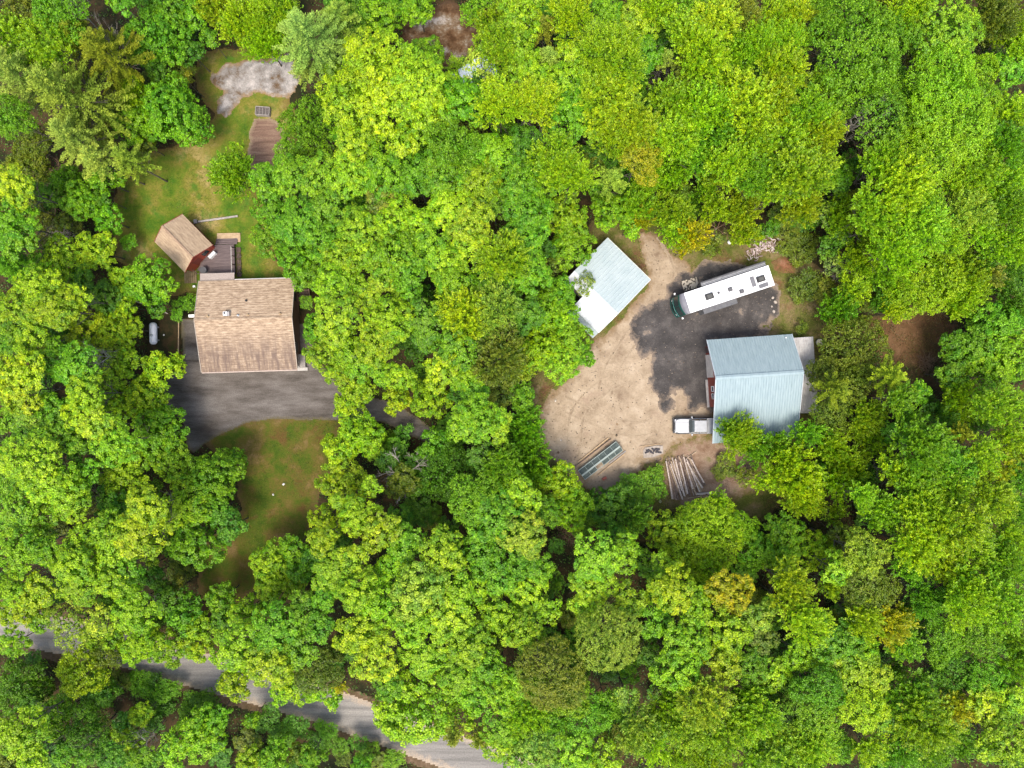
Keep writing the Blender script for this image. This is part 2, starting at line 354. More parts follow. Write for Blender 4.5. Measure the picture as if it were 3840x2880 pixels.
M_black = paint('black_rubber', (0.025, 0.025, 0.028), 0.6); M_dark = paint('dark_grey_plastic', (0.07, 0.07, 0.075), 0.5)
M_metal = paint('galvanised_steel', (0.50, 0.52, 0.53), 0.35, 0.6); M_conc = speck('concrete', (0.34, 0.32, 0.29), (0.46, 0.44, 0.41), 4, 0.9)
M_glass = paint('dark_glass', (0.02, 0.035, 0.035), 0.08, 0.0, 0.1, 0.8)

# ================================================================== HOUSE
org = P(201.3, 372.4, 3.0); org.z = 0
house = thing('house', 'brown timber house with a wide tan shingle roof above the driveway', 'house', org, math.radians(1.75))
Wd, Dp, RY, ZE, ZR = 11.5, 11.0, 6.1, 2.9, 4.4
M_sh = shingle('tan_brown_shingles', [(0.38, (0.22, 0.155, 0.105)), (0.46, (0.29, 0.21, 0.14)), (0.53, (0.35, 0.26, 0.175)), (0.62, (0.44, 0.34, 0.24))], 5.2)
def wall_gable(mb, x, y0, y1, yr, ze, zr, t=0.12):
    mb.add([(x, y0, 0), (x + t, y0, 0), (x, y1, 0), (x + t, y1, 0), (x, y0, ze), (x + t, y0, ze), (x, y1, ze), (x + t, y1, ze), (x, yr, zr), (x + t, yr, zr)],
           [(0, 4, 8, 6, 2), (1, 3, 7, 9, 5), (0, 1, 5, 4), (2, 6, 7, 3), (4, 5, 9, 8), (8, 9, 7, 6)])
o = .45
k1 = (ZR - ZE) / RY
for nm, y0, y1 in (('wall', o, o + .12), ('wall', Dp - o - .12, Dp - o)):
    MB().box(o, Wd - o, y0, y1, 0, ZE).build(nm, M_brownwall, house)
for x in (o - .002, Wd - o - .118):
    mb = MB(); wall_gable(mb, x, o + .121, Dp - o - .121, RY, ZE - .1, ZR - .2); mb.build('wall', M_brownwall, house)
MB().slab([(0, 0, ZE), (Wd, 0, ZE), (Wd, RY, ZR), (0, RY, ZR)], .12).build('roof_slope', M_sh, house)
MB().slab([(0, RY, ZR), (Wd, RY, ZR), (Wd, Dp, ZE), (0, Dp, ZE)], .12).build('roof_slope', M_sh, house)
rc = MB(); rc.beam((0.0, RY, ZR + .03), (Wd, RY, ZR + .03), .3, .06); rc.build('ridge_cap', M_sh, house)
gt = MB().box(0, Wd, -.12, -.01, ZE - .14, ZE - .01); gt.build('gutter', paint('pinkish_tan_gutter', (0.42, 0.33, 0.27), 0.4), house)
gt = MB().box(4.3, Wd, Dp + .01, Dp + .1, ZE - .14, ZE - .01); gt.build('gutter', paint('grey_gutter', (0.42, 0.40, 0.38), 0.4), house)
for x0 in (-.06, Wd + .002):
    f = MB(); f.beam((x0 + .03, 0, ZE - .02), (x0 + .03, RY, ZR - .02), .05, .16); f.beam((x0 + .03, RY, ZR - .02), (x0 + .03, Dp, ZE - .02), .05, .16)
    f.build('fascia', paint('beige_fascia', (0.4, 0.34, 0.28)), house)
# lower porch roof on the north side
pr = MB().slab([(0.02, Dp - .3, ZE - .16), (4.15, Dp - .3, ZE - .16), (4.15, Dp + .95, ZE - .36), (0.02, Dp + .95, ZE - .36)], .08)
pr.build('porch_roof', speck('greyed_shingles', (0.24, 0.19, 0.16), (0.36, 0.31, 0.27), 5, 0.9, stretch=(1, 3, 1)), house)
def roofz(y): return ZE + k1 * y if y < RY else ZR - (ZR - ZE) * (y - RY) / (Dp - RY)
def loc_of(ox, oy, X, Y, z): 
    w = Rg(ox, oy, X, Y, z); M = Matrix.Rotation(-math.radians(1.75), 4, 'Z'); return M @ (w - org)
c = loc_of(500, 750, 965, 1180, 4.5); z = roofz(c.y)
MB().box(c.x - .32, c.x + .38, c.y - .26, c.y + .26, z - .1, z + .45).build('chimney_base', paint('grey_flashing', (0.3, 0.28, 0.27)), house, .02)
ch = MB().box(c.x - .3, c.x + .2, c.y - .24, c.y + .24, z + .452, z + .62).build('chimney', M_white, house, .03)
MB().lathe([(.11, 0), (.11, .12), (.07, .12)], 12, Matrix.Translation((c.x - .08, c.y + .05, z + .622))).build('flue', M_black, ch)
for X, Y, mt in ((770, 1205, M_tanwood), (1083, 1195, M_metal), (1187, 1190, M_tanwood), (1520, 1180, M_tanwood), (1150, 1037, M_black)):
    c = loc_of(500, 750, X, Y, 4.4); z = roofz(c.y)
    MB().lathe([(.13, 0), (.13, .1), (.09, .12), (.09, .26), (.12, .28), (.05, .34)], 10, Matrix.Translation((c.x, c.y, z - .05))).build('roof_vent', mt, house)
# east side door, windows seen only from beside
for y in (2.2, 8.4):
    MB().box(Wd - o + .003, Wd - o + .05, y, y + 1.2, 1.1, 2.1).build('window', M_glass, house)
for x in (1.6, 7.6): 
    w = MB().box(x, x + 1.6, o - .05, o - .003, 1.1, 2.2).build('window', M_glass, house)
    MB().box(x - .07, x + 1.67, o - .03, o - .001, 1.03, 2.27).build('window_frame', M_white, w)
MB().box(4.6, 5.6, o - .05, o - .003, 0.1, 2.2).build('door', paint('white_door', (0.6, 0.58, 0.55)), house)
c = loc_of(500, 750, 598, 1203, 2.3)
MB().box(c.x - .25, o - .003, c.y - .17, c.y + .17, 2.1, 2.45).build('air_vent_box', M_white, house, .03)

# concrete step and rail by the south east corner
st = thing('porch_steps', 'small grey landing with white rail at the lower right house corner', 'steps', Rg(500, 1250, 1735, 350, 0), math.radians(1.75))
MB().box(-.2, .75, -.05, 1.6, 0, .55).build('landing', M_greywood, st, .02)
MB().box(-.35, .95, -.45, -.06, 0, .28).build('step', M_conc, st, .02)
r = MB(); r.tube((.02, -.02, .9), (.02, 1.5, .9), .03); r.tube((.02, -.02, .5), (.02, -.02, .9), .03); r.tube((.02, 1.5, .5), (.02, 1.5, .9), .03)
r.build('rail', M_white, st)
ws = thing('side_stair', 'dark brown wooden stair against the right wall of the house', 'stair', Rg(500, 750, 1760, 1010, 0), math.radians(1.75))
for i in range(6): MB().box(-.4, 1.0, -.9 + i * .3, -.64 + i * .3, .2 + i * .13, .25 + i * .13).build('tread', M_darkwood, ws)
for x in (-.45, 1.02): 
    s_ = MB(); s_.beam((x, -1, .1), (x, .95, .95), .05, .2); s_.build('stringer', M_brownwall, ws)
MB().box(-.95, -.5, -1.5, .9, .5, .58).build('ledge', M_brownwall, ws)

# ================================================================== DECK
dk = thing('deck', 'brown stained wooden deck between the house and the red cabin', 'deck', P(237, 274.5, 0), math.radians(1.75))
bd = MB()
for i in range(32):
    y = -.05 + i * .115
    x0 = -4.75 + max(0, (y - .5)) * .75 if y > .5 else -4.4
    bd.box(x0, 0, y, y + .105, .55, .6)
b = bd.build('deck_boards', M_deck, dk); b['kind'] = 'stuff'
MB().box(-4.3, -.1, .1, 3.4, 0, .548).build('deck_frame', M_darkwood, dk)
for i in range(3):
    MB().box(-2.4, .28, 3.7 + i * .27, 3.94 + i * .27, .36 - i * .12, .42 - i * .12).build('step', M_deck, dk, .01)
rl = MB(); rl.beam((-.06, .0, 1.45), (-.06, 3.2, 1.45), .1, .04); rl.build('top_rail', M_greywood, dk)
for i in range(4): MB().box(-.11, -.01, i * 1.05, i * 1.05 + .1, .6, 1.43).build('rail_post', M_darkwood, dk)
for i in range(5): MB().box(.05, .62, -.3 + i * .75, .35 + i * .75, .1, .16).build('lower_tread', M_darkwood, dk)
rl = MB(); rl.beam((.62, -.4, .9), (.62, 3.2, .9), .05, .05); rl.build('hand_rail', M_darkwood, dk)
for y in (.1, 1.15, 2.2): MB().box(.6, .66, y, y + .06, 0, .88).build('rail_post', M_greywood, dk)
for a_, b_ in (((-4.4, .0, 1.4), (-2.9, .0, 1.4)), ((-4.4, .0, 1.4), (-4.9, .55, 1.4))):
    rl = MB(); rl.beam(a_, b_, .08, .05); rl.build('top_rail', M_darkwood, dk)
lp = thing('landing_platform', 'pale tan wooden landing at the upper end of the deck steps', 'platform', P(229.2, 238.0, 0), math.radians(1))
for i in range(6): MB().box(-1.45, 1.45, -.55 + i * .19, -.37 + i * .19, .1, .16).build('plank', M_tanwood, lp)
# grill on the deck
gr = thing('patio_table', 'dark patio table at the lower left corner of the deck', 'table', Rg(500, 750, 750, 735, .6))
gr.location.z = .6
MB().lathe([(.02, 0), (.28, .02), (.03, .06), (.03, .68), (.42, .70), (.42, .74)], 14).build('table_top', M_dark, gr)
ra = thing('ramp', 'weathered wooden walkway between the cabin corner and house wall', 'walkway', Rg(500, 750, 600, 800, 0), math.radians(2))
for i in range(6): MB().box(-.8 + i * .26, -.58 + i * .26, -.75, .75, .08, .13).build('plank', speck('mossy_plank%d' % i, (0.13, 0.10, 0.045), (0.24, 0.18, 0.1), 3, 0.9), ra)
tl = thing('timber_edging', 'long weathered timber lying across the lawn above the deck', 'timber', Rg(500, 750, 850, 205, 0), math.radians(7.5))
tb = MB(); tb.beam((-2.1, 0, .12), (2.9, 0.05, .12), .22, .2); tb.build('timber', M_greywood, tl, .02)
tb = MB(); tb.box(-2.6, -2.2, -.2, .3, 0, .3); tb.build('timber_end', M_greywood, tl, .02)
ed = thing('garden_edging', 'thin tan edging strip between propane tank grass and driveway', 'edging', Rg(500, 750, 475, 1450, 0), math.radians(-2))
e_ = MB(); e_.beam((0, -2.4, .05), (-.1, 2.3, .05), .1, .1); e_.build('edging_board', M_tanwood, ed)

# ================================================================== RED CABIN
ce = P(183.3, 243.2, 2.4); ce.z = 0
ang = math.radians(-45.5)
cab = thing('cabin', 'small red cabin with a tan gable roof beside the deck', 'cabin', ce, ang)
M_sh2 = shingle('tan_cabin_shingles', [(0.36, (0.25, 0.18, 0.12)), (0.5, (0.34, 0.25, 0.165)), (0.64, (0.40, 0.305, 0.205))], 0, wv=.3)
hl, hw = 2.62, 2.38      # half length (along ridge, local x), half width
MB().slab([(-hl, -hw, 2.3), (hl, -hw, 2.3), (hl, -.1, 3.7), (-hl, -.1, 3.7)], .08).build('roof_slope', M_sh2, cab)
MB().slab([(-hl, -.1, 3.7), (hl, -.1, 3.7), (hl, hw, 2.3), (-hl, hw, 2.3)], .08).build('roof_slope', M_sh2, cab)
rc = MB(); rc.beam((-hl, -.1, 3.73), (hl, -.1, 3.73), .22, .05); rc.build('ridge_cap', speck('dark_tan_ridge', (0.2, 0.13, 0.085), (0.3, 0.21, 0.14), 4), cab)
MB().box(-hl + .3, hl - .45, -hw + .25, -hw + .33, 0, 2.3).build('wall', M_red, cab)
MB().box(-hl + .3, hl - .45, hw - .33, hw - .25, 0, 2.3).build('wall', M_red, cab)
for x in (-hl + .2, hl - .44):
    mb = MB(); wall_gable(mb, x, -hw + .331, hw - .331, -.1, 2.3, 3.5, .1); mb.build('wall', M_red, cab)
for sg in (-1, 1):
    for x in (-hl - .03, hl + .03):
        f = MB(); f.beam((x, sg * hw, 2.28), (x, -.1, 3.68), .05, .14); f.build('fascia', paint('red_fascia', (0.2, 0.045, 0.03)), cab)
MB().box(hl - .338, hl - .30, -1.0, -.1, 0.1, 2.0).build('door', paint('dark_red_door', (0.16, 0.035, 0.025)), cab)
MB().box(hl - .338, hl - .30, .5, 1.3, 1.0, 1.9).build('window', M_glass, cab)
MB().box(hl + .05, hl + .40, .75, 1.75, .55, 1.15).build('white_cooler', M_white, None, .03)
wc = bpy.data.objects['white_cooler']; wc.location = ce; wc.rotation_euler = (0, 0, ang); tag(wc, 'white storage cooler standing on the deck against the red cabin', 'cooler')
wc.location.z = 0.052

# ================================================================== PROPANE TANK
pt = thing('propane_tank', 'white horizontal propane tank standing on the grass left of the house', 'tank', P(156.4, 333.9, 0), math.radians(90 + 1))
R_ = .45; prof = [(0.01, -1.38), (.22, -1.34), (.38, -1.2), (R_, -1.0), (R_, 1.0), (.38, 1.2), (.22, 1.34), (.01, 1.38)]
MB().lathe(prof, 20, Matrix.Translation((0, 0, .72)) @ Matrix.Rotation(math.pi / 2, 4, 'Y')).build('tank_body', paint('glossy_white', (0.74, 0.75, 0.78), 0.3), pt, smooth=True)
MB().lathe([(.17, 0), (.17, .13), (.12, .18), (.01, .19)], 14, Matrix.Translation((-.25, 0, 1.12))).build('valve_dome', M_metal, pt)
for x in (-.8, .8): MB().box(x - .08, x + .08, -.35, .35, 0, .42).build('foot', M_conc, pt)
for x in (-1.0, 1.0): MB().box(x - .02, x + .02, -.03, .03, 1.12, 1.22).build('lifting_lug', M_metal, pt)

# ================================================================== PLANTER BOX
pb = thing('planter_box', 'grey raised planter box at the upper end of the garden bed', 'planter', Rg(500, 350, 1355, 200, 0), math.radians(-4))
for a_, b_ in (((-.85, -.5), (.85, -.5)), ((-.85, .5), (.85, .5)), ((-.85, -.46), (-.85, .46)), ((.85, -.46), (.85, .46))):
    q = MB(); q.beam((*a_, .3), (*b_, .3), .07, .6); q.build('side_board', M_greywood, pb)
MB().box(-.81, .81, -.46, .46, 0, .5).build('soil', speck('planter_soil', (0.05, 0.045, 0.04), (0.14, 0.12, 0.11), 6, 0.95), pb)
for x in (-.4, 0, .4): MB().box(x - .02, x + .02, -.46, .46, .5, .54).build('divider', M_greywood, pb)
# ================================================================== GARAGE
ga = math.radians(3.9)
go = P(707.2, 339.8, 3.2); go.z = 0
gar = thing('garage', 'red garage with a large pale blue ribbed metal roof beside the gravel pad', 'garage', go, ga)
M_blue = MT('pale_blue_metal', 0.85, 0.0, 0.04)
n_ = M_blue.noise(M_blue.pos(False, (3, 0.5, 1)), 1.2, 5, 0.6); M_blue.color(M_blue.ramp(n_, [(0.3, (0.215, 0.28, 0.295)), (0.5, (0.25, 0.32, 0.338)), (0.7, (0.28, 0.35, 0.365))])); M_blue = M_blue.m
GW, NZ, RZ, SZ, RYg, SY = 10.2, 3.1, 5.7, 2.6, -4.6, -12.5
def ribbed(mb, x0, x1, y0, z0, y1, z1, pitch=.30, h=.06):
    # a corrugated sheet: trapezoid ribs running down the slope
    xs = []; x = x0
    while x < x1 - .01:
        xs += [(x, 0), (min(x + pitch * .62, x1), 0), (min(x + pitch * .72, x1), h), (min(x + pitch * .90, x1), h)]; x += pitch
    xs.append((x1, 0)); n = len(xs)
    v = [(a, y0, z0 + b) for a, b in xs] + [(a, y1, z1 + b) for a, b in xs] + [(a, y0, z0 - .05) for a, b in xs] + [(a, y1, z1 - .05) for a, b in xs]
    f = [(i, i + n, i + n + 1, i + 1) for i in range(n - 1)] + [(i + 2 * n, i + 2 * n + 1, i + 3 * n + 1, i + 3 * n) for i in range(n - 1)]
    f += [(i, i + 1, i + 1 + 2 * n, i + 2 * n) for i in range(n - 1)] + [(i + n, i + 3 * n, i + 3 * n + 1, i + n + 1) for i in range(n - 1)]
    f += [(0, 2 * n, 3 * n, n), (n - 1, 2 * n - 1, 4 * n - 1, 3 * n - 1)]
    mb.add(v, f)
m_ = MB(); ribbed(m_, 0, GW, RYg, RZ, 0, NZ); m_.build('roof_slope', M_blue, gar)
m_ = MB(); ribbed(m_, 0, GW, SY, SZ, RYg, RZ); m_.build('roof_slope', M_blue, gar)
m_ = MB(); m_.slab([(-.02, RYg, RZ + .085), (GW + .02, RYg, RZ + .085), (GW + .02, RYg + .24, RZ - .02), (-.02, RYg + .24, RZ - .02)], .02)
m_.slab([(-.02, RYg - .24, RZ + .02), (GW + .02, RYg - .24, RZ + .02), (GW + .02, RYg, RZ + .085), (-.02, RYg, RZ + .085)], .02); m_.build('ridge_cap', M_blue, gar)
for x in (-.05, GW):
    f = MB(); f.beam((x + .025, .0, NZ - .06), (x + .025, RYg, RZ - .06), .05, .16); f.beam((x + .025, RYg, RZ - .06), (x + .025, SY, SZ - .06), .05, .16); f.build('fascia', paint('pale_trim', (0.5, 0.55, 0.58)), gar)
# west wall with its openings (wall line at local x = .65)
def wz(y): return NZ + (RZ - NZ) * (-y) / (-RYg) - .12 if y > RYg else RZ - (RZ - SZ) * (RYg - y) / (RYg - SY) - .12
MB().add([(.65, -.7, 0), (.65, RYg, 0), (.65, -8.2, 0), (.65, -8.2, wz(-8.2)), (.65, RYg, wz(RYg)), (.65, -.7, wz(-.7)),
          (.77, -.7, 0), (.77, RYg, 0), (.77, -8.2, 0), (.77, -8.2, wz(-8.2)), (.77, RYg, wz(RYg)), (.77, -.7, wz(-.7))],
         [(0, 1, 4, 5), (1, 2, 3, 4), (6, 11, 10, 7), (7, 10, 9, 8), (0, 5, 11, 6), (2, 8, 9, 3), (3, 9, 10, 4), (4, 10, 11, 5)]).build('wall', M_red, gar)
MB().box(.78, GW - .5, -.82, -.7, 0, wz(-.7)).build('wall', M_red, gar)
MB().box(.78, GW - .5, -8.2, -8.08, 0, wz(-8.2)).build('wall', M_red, gar)
MB().box(GW - .62, GW - .5, -8.07, -.83, 0, 3.0).build('wall', M_red, gar)
gd = MB()
for i in range(5): gd.box(.57, .645, -4.55, -1.75, .02 + i * .52, .50 + i * .52)
gd.build('overhead_door', paint('cream_door', (0.62, 0.57, 0.52)), gar)
MB().box(.58, .645, -1.5, -.85, .05, 2.05).build('door', paint('dark_entry_door', (0.08, 0.06, 0.06)), gar)
MB().box(.35, .56, -1.1, -.72, 2.1, 2.25).build('door_awning', M_white, gar)
for y in (-6.3, -7.2):
    w_ = MB(); 
    for a_, b_, c_, d_ in ((y, y + .08, 1.5, 2.4), (y + .62, y + .7, 1.5, 2.4), (y + .08, y + .62, 1.5, 1.58), (y + .08, y + .62, 2.32, 2.4)): w_.box(.56, .645, a_, b_, c_, d_)
    fr = w_.build('window_frame', M_white, gar); MB().box(.60, .64, y + .08, y + .62, 1.58, 2.32).build('pane', M_glass, fr)
MB().box(.35, .64, -8.25, -4.8, 0, .06).build('sill_step', M_conc, gar)
for x in (.7, 4.8, 9.3): MB().box(x, x + .14, -12.0, -11.86, 0, 2.6).build('carport_post', M_tanwood, gar)
m_ = MB(); m_.beam((.6, -11.93, 2.58), (9.6, -11.93, 2.58), .08, .2); m_.build('carport_beam', M_tanwood, gar)
m_ = MB(); m_.tube((GW - .9, -.4, NZ + .1), (GW - .9, -.4, NZ + .5), .07, n=8); m_.build('roof_pipe', M_white, gar)
# grey lean-to along the east wall
lt = thing('lean_to', 'low grey roofed lean-to against the right wall of the blue roofed garage', 'shed', go, ga)
for i in range(10):
    m_ = MB(); ribbed(m_, 9.62, 13.1, -.43 - (i + 1) * .92, 2.25, -.43 - i * .92 - .01, 2.25, .3, .03)
    m_.build('roof_sheet', speck('aged_grey_sheet%d' % i, (0.30 + .02 * (i % 3), 0.29 + .02 * (i % 3), 0.28 + .02 * (i % 3)), (0.43, 0.42, 0.41), 2, 0.6, 0.2), lt)
for y in (-.6, -4.8, -9.3): MB().box(12.8, 12.92, y - .06, y + .06, 0, 2.2).build('post', M_greywood, lt)
MB().box(9.75, 13.0, -9.4, -.6, 2.1, 2.18).build('rafters', M_greywood, lt)
MB().box(9.8, 12.7, -9.2, -9.1, 0, 2.1).build('wall', M_greywood, lt)

# pale round tub beside the lean-to
tub = thing('round_tub', 'pale round tub in the grass right of the grey lean-to', 'tub', Rg(2500, 1200, 1570, 235, 0))
MB().lathe([(.30, 0), (.40, .45), (.43, .45), (.42, .48), (.36, .48), (.30, .12), (.01, .1)], 16).build('tub_body', paint('cream_plastic', (0.6, 0.58, 0.47)), tub)

# ================================================================== GREY METAL SHED
so = P(650.5, 279.6, 3.2); so.z = 0
sh = thing('metal_shed', 'large square shed with a smooth pale grey metal roof', 'shed', so, math.radians(225.7))
M_grey1 = speck('pale_grey_metal', (0.31, 0.37, 0.375), (0.36, 0.415, 0.415), 0.6, 0.8, 0.0, spec=0.05)
M_grey2 = speck('sunlit_white_metal', (0.44, 0.47, 0.49), (0.50, 0.525, 0.545), 0.6, 0.6, 0.0, spec=0.4)  # whiter sheet for the southwest side, sun glint put into its colour
def rib2(mb, y0, y1, x0, z0, x1, z1, pitch=.45):
    # sheet in the local xz fall line, ribs along x
    t = MB(); ribbed(t, y0, y1, x0, z0, x1, z1, pitch, .022)
    mb.v += [(v[1], v[0], v[2]) for v in t.v]; k = len(mb.v) - len(t.v); mb.f += [tuple(reversed([i + k for i in f])) for f in t.f]
m_ = MB(); rib2(m_, -7.2, 0, 0, 3.2, 5.95, 4.5); m_.build('roof_slope', M_grey1, sh)
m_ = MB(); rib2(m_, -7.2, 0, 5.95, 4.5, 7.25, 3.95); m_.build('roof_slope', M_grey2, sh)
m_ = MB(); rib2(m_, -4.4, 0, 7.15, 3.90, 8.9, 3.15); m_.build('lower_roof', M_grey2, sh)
m_ = MB(); rib2(m_, -4.6, 0, 8.75, 2.7, 9.75, 2.4); m_.build('eave_roof', M_grey1, sh)
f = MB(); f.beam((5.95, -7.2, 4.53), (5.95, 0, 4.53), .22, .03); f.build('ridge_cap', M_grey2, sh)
f = MB(); f.beam((-.02, -7.2, 3.15), (-.02, 0, 3.15), .05, .12); f.build('fascia', paint('cream_trim', (0.55, 0.55, 0.45)), sh)
f = MB(); f.beam((0, .025, 3.15), (5.95, .025, 4.45), .05, .12); f.beam((5.95, .025, 4.45), (8.9, .025, 3.1), .05, .12); f.build('fascia', paint('white_trim', (0.6, 0.6, 0.6)), sh)
for q in ((.3, 7.0, -.42, -.3), (.3, 7.0, -6.9, -6.78)): MB().box(q[0], q[1], q[2], q[3], 0, 3.1).build('wall', M_greywood, sh)
MB().box(.3, .42, -6.77, -.43, 0, 3.1).build('wall', M_greywood, sh); MB().box(6.88, 7.0, -6.77, -.43, 0, 3.8).build('wall', M_greywood, sh)
MB().box(8.5, 8.62, -2.6, -.4, 0, 2.5).build('wall', M_greywood, sh)

# half hidden blue-white roof under the trees near the top edge
bo = Tl(1, 0, 1900, 640, 2.6); bo.z = 0
hs = thing('hidden_shed', 'small shed with a blue white roof half hidden under trees at top', 'shed', bo, math.radians(32))
M_bw = speck('blue_white_metal', (0.50, 0.60, 0.70), (0.74, 0.80, 0.85), 3, 0.5)
m_ = MB(); ribbed(m_, -2.5, 2.5, -1.3, 2.4, .3, 2.9, .3, .03); m_.build('roof_slope', M_bw, hs)
m_ = MB(); ribbed(m_, -2.5, 2.5, .3, 2.9, 1.7, 2.4, .3, .03); m_.build('roof_slope', M_bw, hs)
MB().box(-2.3, 2.3, -1.1, -1.0, 0, 2.35).build('wall', M_greywood, hs); MB().box(-2.3, 2.3, 1.4, 1.5, 0, 2.35).build('wall', M_greywood, hs)

# ================================================================== MOTORHOME
mc = P(724.9, 290.6, 3.3); mc.z = 0
ma = math.radians(18.3)
rv = thing('motorhome', 'long white motorhome with dark green front parked on the gravel pad', 'motorhome', mc, ma)
M_rvw = paint('white_roof_membrane', (0.80, 0.80, 0.80), 0.5, 0, 0.04); M_rvg = paint('dark_green_paint', (0.012, 0.085, 0.07), 0.25, 0.1); M_rvgrey = paint('grey_lilac_cap', (0.14, 0.14, 0.16), 0.4)
M_slide = speck('grey_slide_cover', (0.09, 0.09, 0.095), (0.13, 0.13, 0.13), 2, 0.9); M_rvside = paint('cream_side_paint', (0.55, 0.53, 0.48), 0.35)
XF, XR, HW = -4.75, 5.85, 1.25
def front_loft(prof, n=10, y0=-HW, y1=HW, off=0.0):
    mb = MB(); vs = []
    for x, z, bul in prof:
        for j in range(n + 1):
            y = y0 + (y1 - y0) * j / n; vs.append((x - bul * (1 - (y / HW) ** 2) - off, y, z))
    fs = [(i * (n + 1) + j, (i + 1) * (n + 1) + j, (i + 1) * (n + 1) + j + 1, i * (n + 1) + j + 1) for i in range(len(prof) - 1) for j in range(n)]
    mb.add(vs, fs); return mb
MB().box(XF, XR, -HW, HW, .45, 3.28).build('body', M_rvside, rv, .06)
MB().box(XF - .02, XR + .02, -HW - .01, HW + .01, 3.285, 3.36).build('roof', M_rvw, rv, .03)
capm = front_loft([(XF - .02, 3.36, 0), (XF - .25, 3.33, .14), (XF - .42, 3.22, .22), (XF - .5, 3.05, .26)]); capm.build('roof_cap', M_rvgrey, rv, smooth=True)
fl = front_loft([(XF - .5, 3.05, .26), (XF - .56, 2.9, .28), (XF - .82, 1.55, .3), (XF - .86, 1.4, .3), (XF - .9, .9, .3), (XF - .9, .45, .3), (XF, .45, 0)]); fl.build('front_shell', M_rvg, rv, smooth=True)
for sgn in (-1, 1):
    s_ = MB(); pr_ = [(XF, .45), (XF - .9, .45), (XF - .9, .9), (XF - .86, 1.4), (XF - .56, 2.9), (XF - .42, 3.22), (XF, 3.3)]
    s_.add([(x, sgn * (HW - .002), z) for x, z in pr_], [tuple(range(7)) if sgn < 0 else tuple(reversed(range(7)))]); s_.build('side_panel', M_rvg, rv)
for y0, y1 in ((-1.15, -.04), (.04, 1.15)):
    front_loft([(XF - .585, 2.78, .28), (XF - .80, 1.68, .3)], 8, y0, y1, .03).build('windshield', M_glass, rv)
front_loft([(XF - .92, 1.02, .3), (XF - .93, .62, .3)], 8, -.6, .6, .03).build('grille', M_black, rv)
mt_ = paint('teal_highlight', (0.2, 0.45, 0.42), 0.3)
front_loft([(XF - .86, 1.5, .3), (XF - .88, 1.38, .3)], 10, -1.2, 1.2, .03).build('highlight_stripe', mt_, rv)  # highlight on the dark green front, painted as a teal band
front_loft([(XF - .90, 1.30, .3), (XF - .93, .48, .3), (XF - .98, .40, .3)], 10, -1.24, 1.24, .015).build('front_bumper', M_rvg, rv)
for y in (-1.02, .82): front_loft([(XF - .9, 1.2, .3), (XF - .92, 1.0, .3)], 2, y, y + .2, .05).build('headlight', M_white, rv)
for sgn in (-1, 1):
    a_ = MB(); a_.tube((XF - .62, sgn * 1.2, 2.75), (XF - .85, sgn * 1.52, 2.6), .03); mr = a_.build('mirror_arm', M_black, rv)
    MB().box(XF - .95, XF - .78, sgn * 1.54 - .11, sgn * 1.54 + .11, 2.2, 2.62).build('mirror', M_white, rv, .03)
    for x in (-4.0, 2.4, 3.5):
        w_ = MB(); w_.lathe([(.05, -.14), (.40, -.14), (.48, -.1), (.48, .1), (.40, .14), (.05, .14)], 18, Matrix.Translation((x, sgn * 1.08, .48)) @ Matrix.Rotation(math.pi / 2, 4, 'X')); w_.build('wheel', M_black, rv)
    for x, l in ((-2.2, 1.0), (1.6, .9), (3.9, 1.1)):
        if sgn > 0 or x > 1.2: MB().box(x, x + l, sgn * (HW + .004) - .004, sgn * (HW + .004) + .004, 1.9, 2.6).build('window', M_glass, rv)
MB().box(-3.1, 1.05, -HW - .62, -HW - .005, .95, 3.0).build('slide_out', M_slide, rv, .03)
MB().box(-3.14, 1.09, -HW - .66, -HW - .02, 3.003, 3.03).build('slide_cover', M_slide, rv)
MB().box(-2.35, 5.75, HW + .005, HW + .5, .95, 2.95).build('slide_out', M_slide, rv, .02)
a_ = MB(); a_.tube((-2.4, HW + .58, 3.0), (5.75, HW + .58, 3.0), .075, n=10); a_.build('awning_roll', M_dark, rv)
MB().box(-2.4, 5.75, HW + .02, HW + .5, 2.96, 3.0).build('awning_cover', speck('dark_grey_awning', (0.12, 0.12, 0.125), (0.19, 0.19, 0.19), 2), rv)
for y in (HW + .17, HW + .34): MB().box(-2.35, 5.72, y, y + .03, 3.002, 3.03).build('awning_rib', M_metal, rv)
RM = Matrix.Rotation(-ma, 4, 'Z')
def rvp(X, Y): return RM @ (Rg(2400, 900, X, Y, 3.4) - mc)
def ac(X, Y):
    c = rvp(X, Y); a_ = MB().box(c.x - .5, c.x + .5, c.y - .36, c.y + .36, 3.362, 3.62).build('air_conditioner', paint('ac_grey', (0.035, 0.035, 0.035), 0.8), rv, .06)
    t_ = MB().box(c.x - .30, c.x + .30, c.y - .22, c.y + .22, 3.622, 3.65).build('ac_lid', paint('ac_lid_grey', (0.075, 0.075, 0.07), 0.8), a_, .02)
ac(718, 585); ac(1250, 405)
for X, Y in ((935, 512), (1055, 532)):
    c = rvp(X, Y); v_ = MB().box(c.x - .27, c.x + .27, c.y - .25, c.y + .25, 3.362, 3.5).build('roof_vent', M_dark, rv, .03)
    MB().box(c.x - .13, c.x + .15, c.y - .1, c.y + .12, 3.502, 3.52).build('vent_lid', M_slide, v_)
c = rvp(815, 548); MB().lathe([(.16, 0), (.16, .1), (.1, .16), (.01, .17)], 10, Matrix.Translation((c.x, c.y, 3.362))).build('antenna_base', M_dark, rv)
for X, Y, a_, b_ in ((1172, 432, .26, .62), (1283, 470, .58, .24)):
    c = rvp(X, Y); MB().box(c.x - a_, c.x + a_, c.y - b_, c.y + b_, 3.38, 3.42).build('solar_panel', paint('panel_grey', (0.13, 0.13, 0.14), 0.6), rv)
